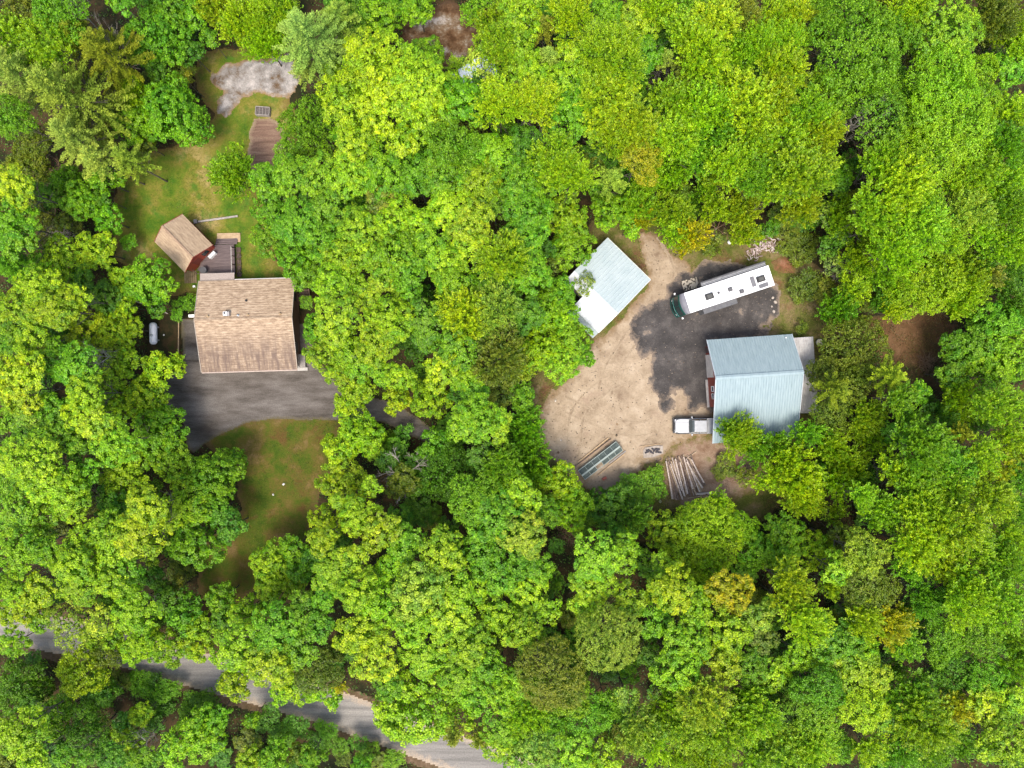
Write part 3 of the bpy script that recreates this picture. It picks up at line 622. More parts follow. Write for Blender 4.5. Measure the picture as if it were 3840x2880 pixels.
c = rvp(1130, 505); MB().lathe([(.22, 0), (.22, .06), (.01, .07)], 12, Matrix.Translation((c.x, c.y, 3.362))).build('skylight', paint('skylight_white', (0.62, 0.63, 0.62)), rv)
for i in range(7):
    MB().box(XR + .02, XR + .06, .5, .9, .8 + i * .33, .84 + i * .33).build('ladder_rung', M_metal, rv)

mat_ = thing('outdoor_mat', 'beige and black mottled mat on the gravel beside the motorhome', 'mat', Rg(2400, 900, 520, 458, 0), math.radians(17))
m1 = MT('mottled_mat', 0.9); v = m1.pos(False); n_ = m1.noise(v, 3.6, 1, 0.4); m1.color(m1.ramp(n_, [(0.43, (0.07, 0.06, 0.05)), (0.46, (0.25, 0.21, 0.16)), (0.49, (0.50, 0.44, 0.35))]))
MB().box(-.99, .99, -.64, .64, .026, .054).build('mat_cloth', m1.m, mat_)
MB().box(-1.05, -.991, -.66, .66, .026, .056).build('border', M_darkwood, mat_)

# ================================================================== PICKUP
pk = thing('pickup_truck', 'silver white pickup truck parked with its tail under the garage roof', 'truck', Vector((22.85, -5.15, 0)), math.radians(0.5))
M_sil = paint('silver_white_paint', (0.40, 0.41, 0.42), 0.45, 0.1, 0.06); M_sil2 = paint('silver_bed_cover', (0.34, 0.36, 0.38), 0.6)
def rr(x0, x1, hw, rf, rb, n=5):      # rounded plan outline
    pts = []
    for cx, cy, r, a0 in ((x0 + rf, -hw + rf * .6, rf, 180), (x1 - rb, -hw + rb, rb, 270), (x1 - rb, hw - rb, rb, 0), (x0 + rf, hw - rf * .6, rf, 90)):
        for i in range(n + 1):
            a = math.radians(a0 + 90 * i / n); pts.append((cx + r * math.cos(a), cy + r * (0.6 if cx < 0 else 1) * math.sin(a)))
    return pts
def extr(pts, z0, z1, shrink=1.0, cx=0.0):
    n = len(pts); mb = MB()
    mb.add([(x, y, z0) for x, y in pts] + [(cx + (x - cx) * shrink, y * shrink, z1) for x, y in pts], [tuple(reversed(range(n))), tuple(range(n, 2 * n))] + [(i, (i + 1) % n, n + (i + 1) % n, n + i) for i in range(n)]); return mb
extr(rr(-2.94, 2.92, 1.0, .62, .12), .42, .78).build('lower_body', M_black, pk, .03)
extr(rr(-2.84, -1.0, .92, .70, .05), .782, 1.10, .93, -1.4).build('hood', M_sil, pk, .1)
extr(rr(-2.7, -1.1, .52, .2, .1), 1.102, 1.14, .9, -1.6).build('hood_bulge', M_sil, pk, .03)
extr([(-1.0, -.93), (2.85, -.93), (2.85, .93), (-1.0, .93)], .782, 1.12, .985, .9).build('body_side', M_sil, pk, .04)
cb = extr([(-1.12, -.86), (1.05, -.86), (1.05, .86), (-1.12, .86)], 1.122, 1.80, .80, .15); cb.build('cab', M_glass, pk, .03)
extr([(-.62, -.72), (.92, -.72), (.92, .72), (-.62, .72)], 1.79, 1.87, .96, .15).build('cab_roof', paint('silver_roof', (0.34, 0.355, 0.37), 0.5), pk, .04)
for sgn in (-1, 1):
    p_ = MB(); p_.beam((-1.1, sgn * .85, 1.13), (-.6, sgn * .69, 1.82), .07, .05); p_.beam((1.04, sgn * .85, 1.13), (.88, sgn * .69, 1.82), .09, .05); p_.beam((.1, sgn * .87, 1.13), (.12, sgn * .71, 1.8), .07, .04); p_.build('pillar', M_sil, pk)
    MB().box(-.85, -.68, sgn * 1.06 - .11, sgn * 1.06 + .11, 1.12, 1.32).build('mirror', M_sil, pk, .03)
    for x in (-1.9, 1.75):
        w_ = MB(); w_.lathe([(.05, -.12), (.33, -.12), (.39, -.08), (.39, .08), (.33, .12), (.05, .12)], 18, Matrix.Translation((x, sgn * .9, .39)) @ Matrix.Rotation(math.pi / 2, 4, 'X')); wh = w_.build('wheel', M_black, pk)
        MB().box(x - .5, x + .5, sgn * .985 - .03, sgn * .985 + .03, .70, .86).build('fender_flare', M_black, pk, .02)
    MB().box(-2.80, -2.62, sgn * .66 - .17, sgn * .66 + .17, .80, .96).build('headlight', paint('clear_lamp', (0.5, 0.52, 0.54), 0.1), pk, .02)
    MB().box(1.12, 2.86, sgn * .88 - .06, sgn * .88 + .06, 1.115, 1.18).build('bed_rail', M_sil, pk, .02)
MB().box(1.14, 2.84, -.80, .80, 1.118, 1.16).build('bed_cover', M_sil2, pk, .02)
MB().box(-2.88, -2.80, -.45, .45, .80, .98).build('grille', M_black, pk)
MB().box(-2.96, -2.84, -.92, .92, .45, .66).build('front_bumper', M_dark, pk, .03)
hl_ = MB()
for y in (-.42, .42): hl_.beam((-2.55, y * .8, 1.112), (-1.15, y, 1.112), .05, .02)
hl_.build('hood_crease_shade', M_sil2, pk)  # hood lines whose shading is painted as darker strips
MB().box(1.06, 1.12, -.84, .84, 1.0, 1.17).build('bed_gap', M_black, pk)
w1 = MB(); w1.beam((-1.08, -.5, 1.15), (-.95, .1, 1.32), .02, .02); w1.build('wiper', M_black, pk)

# ================================================================== LONG METAL FRAME ON THE SAND
fr_ = thing('panel_frame', 'long metal frame of grey green panels lying on the sand yard', 'frame', Rg(2000, 1450, 720, 752, 0), math.radians(37.6))
M_pan = speck('grey_green_panel', (0.04, 0.055, 0.05), (0.10, 0.125, 0.115), 2, 0.7); M_fr = paint('grey_green_metal', (0.26, 0.31, 0.285), 0.6, 0.1)
for y, z in ((.82, .62), (.12, .95), (-.55, .62)):
    m_ = MB(); m_.beam((-3.3, y, z), (2.6, y, z), .07 if y != .12 else .2, .08); m_.build('rail', M_fr, fr_)
for i in range(7):
    x = -3.3 + i * .983
    for (y0, z0), (y1, z1) in (((.82, .62), (.16, .95)), ((.08, .95), (-.55, .62))):
        m_ = MB(); m_.beam((x, y0, z0 + .02), (x, y1, z1 + .02), .05, .05); m_.build('cross_bar', M_fr, fr_)
    if i < 6:
        MB().slab([(x + .03, .78, .60), (x + .95, .78, .60), (x + .95, .22, .88), (x + .03, .22, .88)], .02).build('panel', M_pan, fr_)
        if i not in (2,): MB().slab([(x + .03, -.51, .60), (x + .95, -.51, .60), (x + .95, .02, .88), (x + .03, .02, .88)], .02).build('panel', M_pan, fr_)
for x in (-3.2, -.3, 2.5):
    m_ = MB(); m_.beam((x, -.6, .3), (x, .85, .3), .08, .08); m_.build('foot_beam', M_darkwood, fr_)
    for y in (-.55, .82): MB().box(x - .04, x + .04, y - .04, y + .04, .02, .6).build('leg', M_fr, fr_)
for y, z, a_, b_ in ((1.35, .28, -3.6, 2.3), (1.66, .1, -2.6, 2.2)):
    sk = thing('long_board', '%s board lying on the sand above the panel frame' % ('long brown' if y < 1.5 else 'long pale'), 'board', Rg(2000, 1450, 720, 752, 0), math.radians(37.6 + (1 if y > 1.5 else 0)))
    m_ = MB(); m_.beam((a_, y, z), (b_, y, z), .14, .15); m_.build('plank', M_tanwood if y > 1.5 else speck('brown_beam', (0.16, 0.11, 0.08), (0.32, 0.23, 0.16), 3, 0.9, stretch=(.5, 5, 1)), sk)
sk = thing('long_board', 'pale wooden rail lying along the lower side of the panel frame', 'board', Rg(2000, 1450, 720, 752, 0), math.radians(38.5))
m_ = MB(); m_.beam((-1.7, -1.15, .12), (2.6, -1.15, .12), .13, .16); m_.build('plank', M_tanwood, sk)
sk = thing('long_board', 'short grey board between the panel frame and its lower wooden rail', 'board', Rg(2000, 1450, 720, 752, 0), math.radians(36.5))
m_ = MB(); m_.beam((.3, -.86, .12), (2.9, -.86, .12), .14, .14); m_.build('plank', M_greywood, sk)
rd = thing('red_can', 'small faded red fuel can lying at the lower end of the frame', 'can', Rg(2000, 1450, 735, 950, 0), math.radians(30))
MB().box(-.28, .28, -.16, .16, .03, .32).build('can_body', paint('faded_red', (0.36, 0.09, 0.06)), rd, .05)
m_ = MB(); m_.tube((-.12, 0, .38), (.14, 0, .38), .03); m_.tube((-.12, 0, .3), (-.12, 0, .39), .03); m_.tube((.14, 0, .3), (.14, 0, .39), .03); m_.build('handle', paint('faded_red_b', (0.3, 0.08, 0.05)), rd)
# pale slab with dark scrap
sl = thing('burn_slab', 'pale stone slab between the panel frame and the log pile', 'slab', Rg(2000, 1450, 1240, 665, 0), math.radians(6))
extr([(-1.25, -.75), (-.1, -.8), (1.25, -.45), (1.3, .5), (.5, .62), (-.9, .5), (-1.2, .2)], .02, .1).build('slab_top', speck('pale_ash', (0.24, 0.20, 0.165), (0.36, 0.32, 0.275), 3, 0.95), sl)
m_ = MB(); m_.beam((-1.6, .72, .08), (1.2, .78, .08), .07, .07); m_.build('edge_board', M_tanwood, sl)
for i in range(9):
    x, y = (-.75 + .2 * i + random.uniform(-.1, .1), random.uniform(-.25, .3)); a_ = random.uniform(-.6, .9)
    cl = thing('charred_block', 'small charred block on the pale slab, %s from its left end' % ('first second third fourth fifth sixth seventh eighth ninth'.split()[i]), 'block', Rg(2000, 1450, 1240, 665, 0) + Vector((x, y, .1)), a_, 'charred blocks on the pale slab')
    m_ = MB(); m_.beam((-.26, 0, .06), (.26, 0, .09), .2, .13); m_.build('char', speck('charcoal%d' % i, (0.015, 0.015, 0.02), (0.09, 0.08, 0.085), 6, 0.9), cl, .02)

# ================================================================== LOG PILE
ORD = 'first second third fourth fifth sixth seventh eighth ninth tenth eleventh twelfth thirteenth fourteenth fifteenth sixteenth seventeenth eighteenth nineteenth twentieth twenty-first twenty-second twenty-third twenty-fourth twenty-fifth twenty-sixth twenty-seventh twenty-eighth twenty-ninth thirtieth thirty-first thirty-second thirty-third thirty-fourth thirty-fifth thirty-sixth'.split()
logm = [speck('log_bark_%d' % i, a, b, 5, 0.9, stretch=(1, 1, 1)) for i, (a, b) in enumerate((((0.17, 0.12, 0.09), (0.40, 0.31, 0.25)), ((0.30, 0.24, 0.20), (0.58, 0.50, 0.44)), ((0.09, 0.06, 0.05), (0.2, 0.15, 0.12)), ((0.26, 0.19, 0.12), (0.42, 0.33, 0.24))))]
NL = 36
for i in range(NL):
    t = i / (NL - 1)
    x0 = 1360 + 265 * t + random.uniform(-22, 22); y0 = 770 - 40 * t + random.uniform(-40, 45)
    x1 = 1450 + 345 * t ** 1.1 + random.uniform(-45, 45); y1 = 1165 - 120 * t + random.uniform(-60, 35)
    zl = .09 + ((i * 5) % 4) * .11 + random.uniform(0, .05)
    a_ = Rg(2000, 1450, x0, y0, 0); b_ = Rg(2000, 1450, x1, y1, 0); r0 = random.uniform(.07, .125)
    lg = thing('log', 'long thin barked log, %s from the left in the log pile' % ORD[i], 'log', (a_ + b_) / 2, 0, 'logs in the pile below the pickup')
    h_ = (b_ - a_) / 2; bend = Vector((random.uniform(-.05, .05), random.uniform(-.03, .03), 0)); m_ = MB()
    m_.tube(-h_ + Vector((0, 0, zl)), bend + Vector((0, 0, zl + .02)), r0 * .75, r0 * .9, 7); m_.tube(bend + Vector((0, 0, zl + .02)), h_ + Vector((0, 0, zl + random.uniform(-.02, .08))), r0 * .9, r0 * 1.1, 7)
    m_.build('bark', logm[(i * 7) % 4], lg)
for (x0, y0, x1, y1, r0, lab, mt) in ((1540, 775, 1690, 670, .07, 'pale log lying diagonally off the upper end of the log pile', 3), (1680, 1112, 1845, 1100, .16, 'short thick pale log at the lower right of the log pile', 1), (1600, 1155, 1760, 1130, .06, 'thin pale log under the short thick log at the pile foot', 3), (1260, 790, 1330, 745, .05, 'short thin stick between the pale slab and log pile', 2)):
    a_ = Rg(2000, 1450, x0, y0, 0); b_ = Rg(2000, 1450, x1, y1, 0); lg = thing('log', lab, 'log', (a_ + b_) / 2); h_ = (b_ - a_) / 2
    m_ = MB(); m_.tube(-h_ + Vector((0, 0, r0 + .02)), h_ + Vector((0, 0, r0 + .02)), r0, r0 * .9, 8); m_.build('bark', logm[mt], lg)

# ================================================================== SCRAP BOARDS, BRUSH HEAPS, STONES
sp = thing('board_heap', 'heap of pinkish white broken boards in the brush above the motorhome', 'board heap', Rg(2400, 900, 1270, 95, 0))
scr = [paint('pink_board_%d' % i, c, 0.8) for i, c in enumerate(((0.42, 0.33, 0.31), (0.52, 0.45, 0.42), (0.28, 0.2, 0.18)))]
bme = []
for i in range(3):
    m_ = MB(); m_.box(-.3, .3, -.05, .05, 0, .03); bme.append(m_.mesh('board', scr[i]))
for i in range(110):
    t = random.uniform(-1, 1); p = Vector((1.7 * t + random.uniform(-.5, .5), .75 * t + random.gauss(0, .45), .06 + random.uniform(0, .35)))
    link('board', bme[i % 3], sp, p, (random.uniform(.4, 1.1), random.uniform(.6, 1.6), 1), (random.uniform(-.3, .3), random.uniform(-.3, .3), random.uniform(0, 3.1)))
bl = thing('white_bag', 'small white bag in the brush left of the broken board heap', 'bag', Rg(2400, 900, 925, 25, 0))
MB().lathe([(.05, 0), (.24, .04), (.27, .16), (.18, .3), (.05, .34)], 9).build('bag_body', M_white, bl)
def stone(label, pos, r, c=(0.45, 0.43, 0.4)):
    o = thing('stone', label, 'stone', pos, random.uniform(0, 3))
    m_ = MB(); M_ = Matrix.Diagonal((1, .8, .6, 1)); prof = [(.01, -.6)] + [(math.cos(a) * (1 + random.uniform(-.12, .12)), math.sin(a)) for a in (-.6, -.2, .3, .8, 1.2)] + [(.01, 1)]
    m_.lathe([(q * r, w * r) for q, w in prof], 9, Matrix.Translation((0, 0, r * .45)) @ M_); m_.build('stone_body', speck('stone_%d' % int(pos.x * 10), tuple(x * .7 for x in c), c, 5, 0.9), o)
stone('upper of the two small white stones on the lower lawn', Tl(1, 2, 240, 865), .17, (0.62, 0.6, 0.56))
stone('lower of the two small white stones on the lower lawn', Tl(1, 2, 150, 955), .15, (0.62, 0.6, 0.56))
stone('small white stone on the grass right of the propane tank', Rg(500, 750, 318, 1400), .12, (0.6, 0.58, 0.55))
stone('pale stone at the upper left edge of the sand yard', Tl(2, 2, 375, 145), .17, (0.5, 0.44, 0.36))
stone('small white block in the sand left of the panel frame', Rg(2000, 1450, 285, 555), .12, (0.55, 0.5, 0.45))
stone('pale flat stone in the bushes below the sand yard', Rg(2000, 1450, 1315, 960), .2, (0.5, 0.52, 0.42))
stone('pale stone in the dark growth left of the log pile foot', Rg(2000, 1450, 1315, 1190), .2, (0.42, 0.42, 0.3))
stone('brown stone on the sand left of the panel frame', Rg(2000, 1450, 258, 682), .14, (0.2, 0.12, 0.08))
stone('grey stone in the rough grass above the lean-to', Rg(2500, 1200, 1750, 80), .16, (0.42, 0.36, 0.32))
stone('dark stone at the upper tip of the brown beam', Rg(2000, 1450, 862, 505), .17, (0.08, 0.06, 0.04))
for i, (X, Y, r) in enumerate(((1375, 600, .18), (1400, 645, .26), (1365, 690, .15), (1385, 742, .22))):
    stone('pale rock at the right edge of the gravel pad, %s from the top' % ORD[i], Rg(2400, 900, X, Y), r, (0.46, 0.4, 0.34))
ep = thing('electric_box', 'small white box on the ground at the left house wall', 'box', Rg(500, 750, 640, 898, 0)); MB().box(-.15, .15, -.12, .12, 0, .35).build('box_body', M_white, ep, .02)

def twigs(mb, n, R, h, r=.018, up=.3, flat=False):
    for i in range(n):
        a = random.uniform(0, 6.283); d = R * math.sqrt(random.random()) * .6; p = Vector((math.cos(a) * d, math.sin(a) * d, random.uniform(0, h) * (1 - d / R)))
        b = random.uniform(0, 6.283); l = random.uniform(.35, 1.0) * R * .6; q = p + Vector((math.cos(b) * l, math.sin(b) * l, random.uniform(-.1, up) * l))
        q.z = max(q.z, .03); mb.tube(p, q, r, r * .5, 3, False)
        for k in range(2):
            s_ = p.lerp(q, random.uniform(.4, .9)); e_ = s_ + (q - p) * .4 + Vector((random.uniform(-1, 1), random.uniform(-1, 1), random.uniform(-.2, .4))) * l * .3; mb.tube(s_, e_, r * .6, r * .3, 3, False)
for lab, pos, R, h, mt, n in (('brown brush heap with cut stems beside the lower lawn edge', Rg(500, 1250, 1110, 1360), 1.0, .5, BROWNTWIG, 90),
        ('grey heap of dead branches lying left of the cabin', Tl(0, 1, 530, 370), 2.2, .6, DEADWOOD, 150),
        ('brown twiggy brush heap in the gap below the road edge', Tl(0, 3, 1000, 1010), 1.3, .5, BROWNTWIG, 80),
        ('brown brush heap on the forest floor below the sand yard', Tl(2, 2, 480, 1300), 2.0, .5, BROWNTWIG, 130),
        ('pinkish twig heap beside the rightmost stacked logs', Rg(2000, 1450, 1980, 1010), 1.5, .3, speck('pale_pink_twigs', (0.25, 0.17, 0.12), (0.4, 0.3, 0.22), 5), 110),
        ('dead brown brush heap right of the olive cedar tree', Tl(3, 1, 1360, 1480), 1.6, .9, BROWNTWIG, 130),
        ('twig heap in the brown gap between crowns near top middle', Tl(2, 0, 1180, 760), 1.6, .6, speck('tan_twigs', (0.18, 0.13, 0.08), (0.36, 0.28, 0.2), 5), 110)):
    b_ = thing('brush_heap', lab, 'brush heap', pos); m_ = MB(); twigs(m_, n, R, h); m_.build('twig_mass', mt, b_)['kind'] = 'stuff'
# ================================================================== TREES
def unit(v): return v / (np.linalg.norm(v, axis=-1, keepdims=True) + 1e-9)
def leaves(pos, nrm, ln, wd, clump, droop=0.15, axis=None):
    n = len(pos); r = rng.normal(size=(n, 3))
    if axis is None: axis = r - (r * nrm).sum(1, keepdims=True) * nrm
    axis = unit(axis); side = unit(np.cross(axis, nrm))
    ln = ln * rng.uniform(.7, 1.25, (n, 1)); wd = wd * rng.uniform(.8, 1.2, (n, 1))
    b = pos - axis * ln * .5; t = pos + axis * ln * .5 - np.array([0, 0, 1]) * ln * droop
    m = pos + nrm * ln * .07
    V = np.stack([b, m - side * wd * .5, t, m + side * wd * .5], 1).reshape(-1, 3)
    tint = np.repeat(rng.uniform(0, 1, n), 4); cl = np.repeat(clump, 4)
    return V, tint, cl
def leaf_mesh(name, parts, mat):
    V = np.concatenate([p[0] for p in parts]); T = np.concatenate([p[1] for p in parts]); C = np.concatenate([p[2] for p in parts])
    me = bpy.data.meshes.new(name); quads(me, V, np.arange(len(V)).reshape(-1, 4))
    for nm, a in (('tint', T), ('clump', C)):
        at = me.attributes.new(nm, 'FLOAT', 'POINT'); at.data.foreach_set('value', a.astype(np.float32))
    me.materials.append(mat); return me
def sph(n, zmin=-.25):
    z = rng.uniform(zmin, 1, n); a = rng.uniform(0, 2 * np.pi, n); r = np.sqrt(1 - z * z); return np.stack([r * np.cos(a), r * np.sin(a), z], 1)
def lobes_of(R, k=1.0):
    n = int((4.5 + R * 2.4) * k); L = []
    L.append((np.array([0, 0, R * .18]), R * .50))
    for i in range(n):
        a = 2.4 * i + rng.uniform(-.5, .5); d = R * math.sqrt((i + .6) / n) * .68 * rng.uniform(.85, 1.1)
        rl = R * rng.uniform(.30, .44)
        L.append((np.array([math.cos(a) * d, math.sin(a) * d, R * (.20 - .55 * (d / R) ** 2) + rng.uniform(-.14, .14) * R]), rl))
    return L
def crown_round(R, dens=1.0):
    L = lobes_of(R); parts = []
    for i, (c, rl) in enumerate(L):
        nc = max(5, int(2 * np.pi * rl * rl * 1.2 / .30)); d = sph(nc, -.35)
        cp = c + d * rl * rng.uniform(.80, 1.08, (nc, 1)) * np.array([1, 1, .82]); ok = np.ones(nc, bool)
        for j, (c2, r2) in enumerate(L):
            if j != i: ok &= np.linalg.norm(cp - c2, axis=1) > r2 * .80
        cp = cp[ok]; d = d[ok]
        lobe_t = rng.uniform(-.22, .22)
        for p, u in zip(cp, d):
            rc = rng.uniform(.26, .46); n = int(40 * dens * rng.uniform(.7, 1.2)); w = unit(sph(n, -.5) + u * .5)
            pos = p + w * rc * rng.uniform(.35, 1.0, (n, 1)) * np.array([1, 1, .7])
            nr = unit(w * .55 + u * .25 + np.array([0, 0, .55]) + rng.normal(size=(n, 3)) * .35)
            parts.append(leaves(pos, nr, .20, .145, np.clip(np.full(n, rng.uniform(.1, .9) + lobe_t) , 0, 1)))
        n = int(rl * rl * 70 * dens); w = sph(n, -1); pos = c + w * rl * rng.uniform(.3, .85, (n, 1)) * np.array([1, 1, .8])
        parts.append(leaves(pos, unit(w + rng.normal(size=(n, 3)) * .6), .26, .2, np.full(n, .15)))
    return parts
def crown_spray(R, dens=1.0):
    L = lobes_of(R); parts = []
    for i, (c, rl) in enumerate(L):
        nc = max(6, int(2 * np.pi * rl * rl * 1.3 / .25)); d = sph(nc, -.3); cp = c + d * rl * rng.uniform(.6, .95, (nc, 1)) * np.array([1, 1, .85]); ok = np.ones(nc, bool)
        for j, (c2, r2) in enumerate(L):
            if j != i: ok &= np.linalg.norm(cp - c2, axis=1) > r2 * .62
        cp = cp[ok]; d = d[ok]; lt = rng.uniform(-.2, .2)
        for p, u in zip(cp, d):
            ax = unit(u * .95 + np.array([0, 0, .55]) + rng.normal(size=3) * .18); l = rng.uniform(.6, 1.25); n = int(27 * dens)
            t = rng.uniform(0, 1, (n, 1)); sd_ = unit(np.cross(rng.normal(size=(n, 3)), ax)); w = .20 * (1 - t * .75)
            pos = p + ax * l * t + sd_ * w
            nr = unit(np.cross(np.cross(sd_, ax), sd_) * 0 + np.array([0, 0, .8]) + sd_ * .2 + rng.normal(size=(n, 3)) * .3)
            parts.append(leaves(pos, nr, .22, .115, np.clip(np.full(n, rng.uniform(.15, .95) + lt), 0, 1), .05, sd_ * .7 + ax * .7))
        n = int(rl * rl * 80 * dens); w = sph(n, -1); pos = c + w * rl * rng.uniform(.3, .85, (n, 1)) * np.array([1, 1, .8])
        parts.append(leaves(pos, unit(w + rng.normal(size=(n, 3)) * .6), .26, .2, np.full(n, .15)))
    return parts
def crown_fine(R, dens=1.0):
    L = lobes_of(R, 1.3); parts = []
    for i, (c, rl) in enumerate(L):
        nc = max(6, int(2 * np.pi * rl * rl * 1.2 / .16)); d = sph(nc, -.3); cp = c + d * rl * rng.uniform(.82, 1.06, (nc, 1)) * np.array([1, 1, .7]); ok = np.ones(nc, bool)
        for j, (c2, r2) in enumerate(L):
            if j != i: ok &= np.linalg.norm(cp - c2, axis=1) > r2 * .78
        cp = cp[ok]; d = d[ok]; lt = rng.uniform(-.12, .12)
        for p, u in zip(cp, d):
            n = int(19 * dens); w = unit(rng.normal(size=(n, 3))); pos = p + w * rng.uniform(.05, .30, (n, 1))
            nr = unit(u * .4 + np.array([0, 0, .5]) + rng.normal(size=(n, 3)) * .5)
            parts.append(leaves(pos, nr, .19, .10, np.clip(np.full(n, rng.uniform(.25, .8) + lt), 0, 1)))
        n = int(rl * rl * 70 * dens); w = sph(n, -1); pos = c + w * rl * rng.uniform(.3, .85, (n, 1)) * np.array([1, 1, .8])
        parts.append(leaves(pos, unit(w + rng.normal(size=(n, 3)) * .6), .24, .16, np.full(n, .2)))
    return parts
def crown_pine(R, dens=1.0, tall=1.5, nb=6):
    parts = []; z = R * tall * .62; lev = 0; zb = -R * tall * .55
    while z > zb:
        f = (R * tall * .62 - z) / (R * tall * 1.17); Lb = R * min(1, .10 + f ** .8 * 1.0)
        for b in range(nb if f > .15 else 4):
            a = lev * 1.3 + b * 6.283 / nb + rng.uniform(-.25, .25); l = Lb * rng.uniform(.75, 1.1)
            du = np.array([math.cos(a), math.sin(a), .10]); sdv = np.array([-math.sin(a), math.cos(a), 0]); nt = max(2, int(l / .24)); cz = rng.uniform(.15, .85)
            for k in range(nt):
                s_ = (k + rng.uniform(.2, .9)) / nt
                if s_ < .22 and l > 1: continue
                wdt = .30 * (1 - abs(s_ - .55)) * min(1, l)
                n = int(20 * dens); c = np.array([0, 0, z]) + du * l * s_ + np.array([0, 0, .12 * math.sin(s_ * 3)])
                pos = c + sdv * rng.uniform(-wdt, wdt, (n, 1)) + du * rng.uniform(-.2, .2, (n, 1)) + np.array([0, 0, 1]) * rng.uniform(-.1, .12, (n, 1))
                ax = du * .8 + np.sign(rng.uniform(-1, 1, (n, 1))) * sdv * .6 + np.array([0, 0, .35]) + rng.normal(size=(n, 3)) * .3
                nr = unit(np.array([0, 0, 1.]) + rng.normal(size=(n, 3)) * .45)
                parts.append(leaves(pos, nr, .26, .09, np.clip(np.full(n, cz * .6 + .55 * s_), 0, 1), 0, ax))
        z -= .55 * (1 + .25 * rng.uniform(-1, 1)); lev += 1
    return parts

FORM = {'r': (crown_round, LEAF), 's': (crown_spray, LEAF), 'f': (crown_fine, LEAF), 'c': (crown_pine, NEEDLE)}
SIZES = (1.15, 1.9, 2.8, 4.1)
CR = {}; LEAFDATA = None
for fk, (fn, mt) in FORM.items():
    for si, R in enumerate(SIZES):
        for v in range((3, 4, 3, 2)[si] if fk != 'c' else 2):
            p = fn(R, 0.8 if si == 3 else 1.0); CR[fk, si, v] = leaf_mesh({'r': 'broadleaf_crown', 's': 'spray_crown', 'f': 'fine_crown', 'c': 'conifer_crown'}[fk], p, mt)
            if fk == 'r' and si == 2 and v == 0: LEAFDATA = p
SPR = {}
for v in range(2):
    for si, R in enumerate(SIZES): SPR[si, v] = leaf_mesh('sparse_crown', crown_round(R, .34), LEAF)
def nvar(f, si): return sum(1 for k in CR if k[0] == f and k[1] == si)

# trunks with limbs, unit height (crown centre at z = 1 x scale)
TR = []
for v in range(4):
    m_ = MB(); p = Vector((0, 0, 0)); r = .10
    for k in range(5):
        q = Vector((random.uniform(-.12, .12), random.uniform(-.12, .12), (k + 1) * 2.0)); m_.tube(p, q, r, r * .82, 7, False); r *= .82; p = q
    for k in range(8):
        z = 5 + k * .45; a = k * 2.4 + random.uniform(-.4, .4); s_ = Vector((0, 0, z)); e_ = s_ + Vector((math.cos(a) * 1.0, math.sin(a) * 1.0, 1.3)); m_.tube(s_, e_, .045, .02, 5, False)
        for j in range(2):
            b = a + random.uniform(-.8, .8); m_.tube(s_.lerp(e_, .6), e_ + Vector((math.cos(b), math.sin(b), .3)) * .5, .03, .012, 4, False)
    TR.append(m_.mesh('trunk', BARK))
DT = []
def branch(m_, p, d, l, r, depth, droop=0):
    q = p + d * l; m_.tube(p, q, r, r * .65, 5 if depth > 1 else 3, False)
    if depth == 0: return
    for i in range(4 if depth > 1 else 5):
        t = random.uniform(.35, 1.0); nd_ = (d + Vector((random.gauss(0, .55), random.gauss(0, .55), random.gauss(.05, .4)))).normalized()
        branch(m_, p.lerp(q, t), nd_, l * random.uniform(.4, .65), r * .5, depth - 1)
for v in range(3):
    t_ = MB(); t_.tube((0, 0, 0), (.1, .1, .75), .02, .012, 6, False)
    m_ = MB()
    for k in range(7): 
        a = k * 2.4; branch(m_, Vector((.1, .1, .55 + k * .05)), Vector((math.cos(a), math.sin(a), .5)).normalized(), .42, .011, 3)
    DT.append((t_.mesh('trunk', DEADWOOD), m_.mesh('branches', DEADWOOD), m_.mesh('branches', BROWNTWIG)))

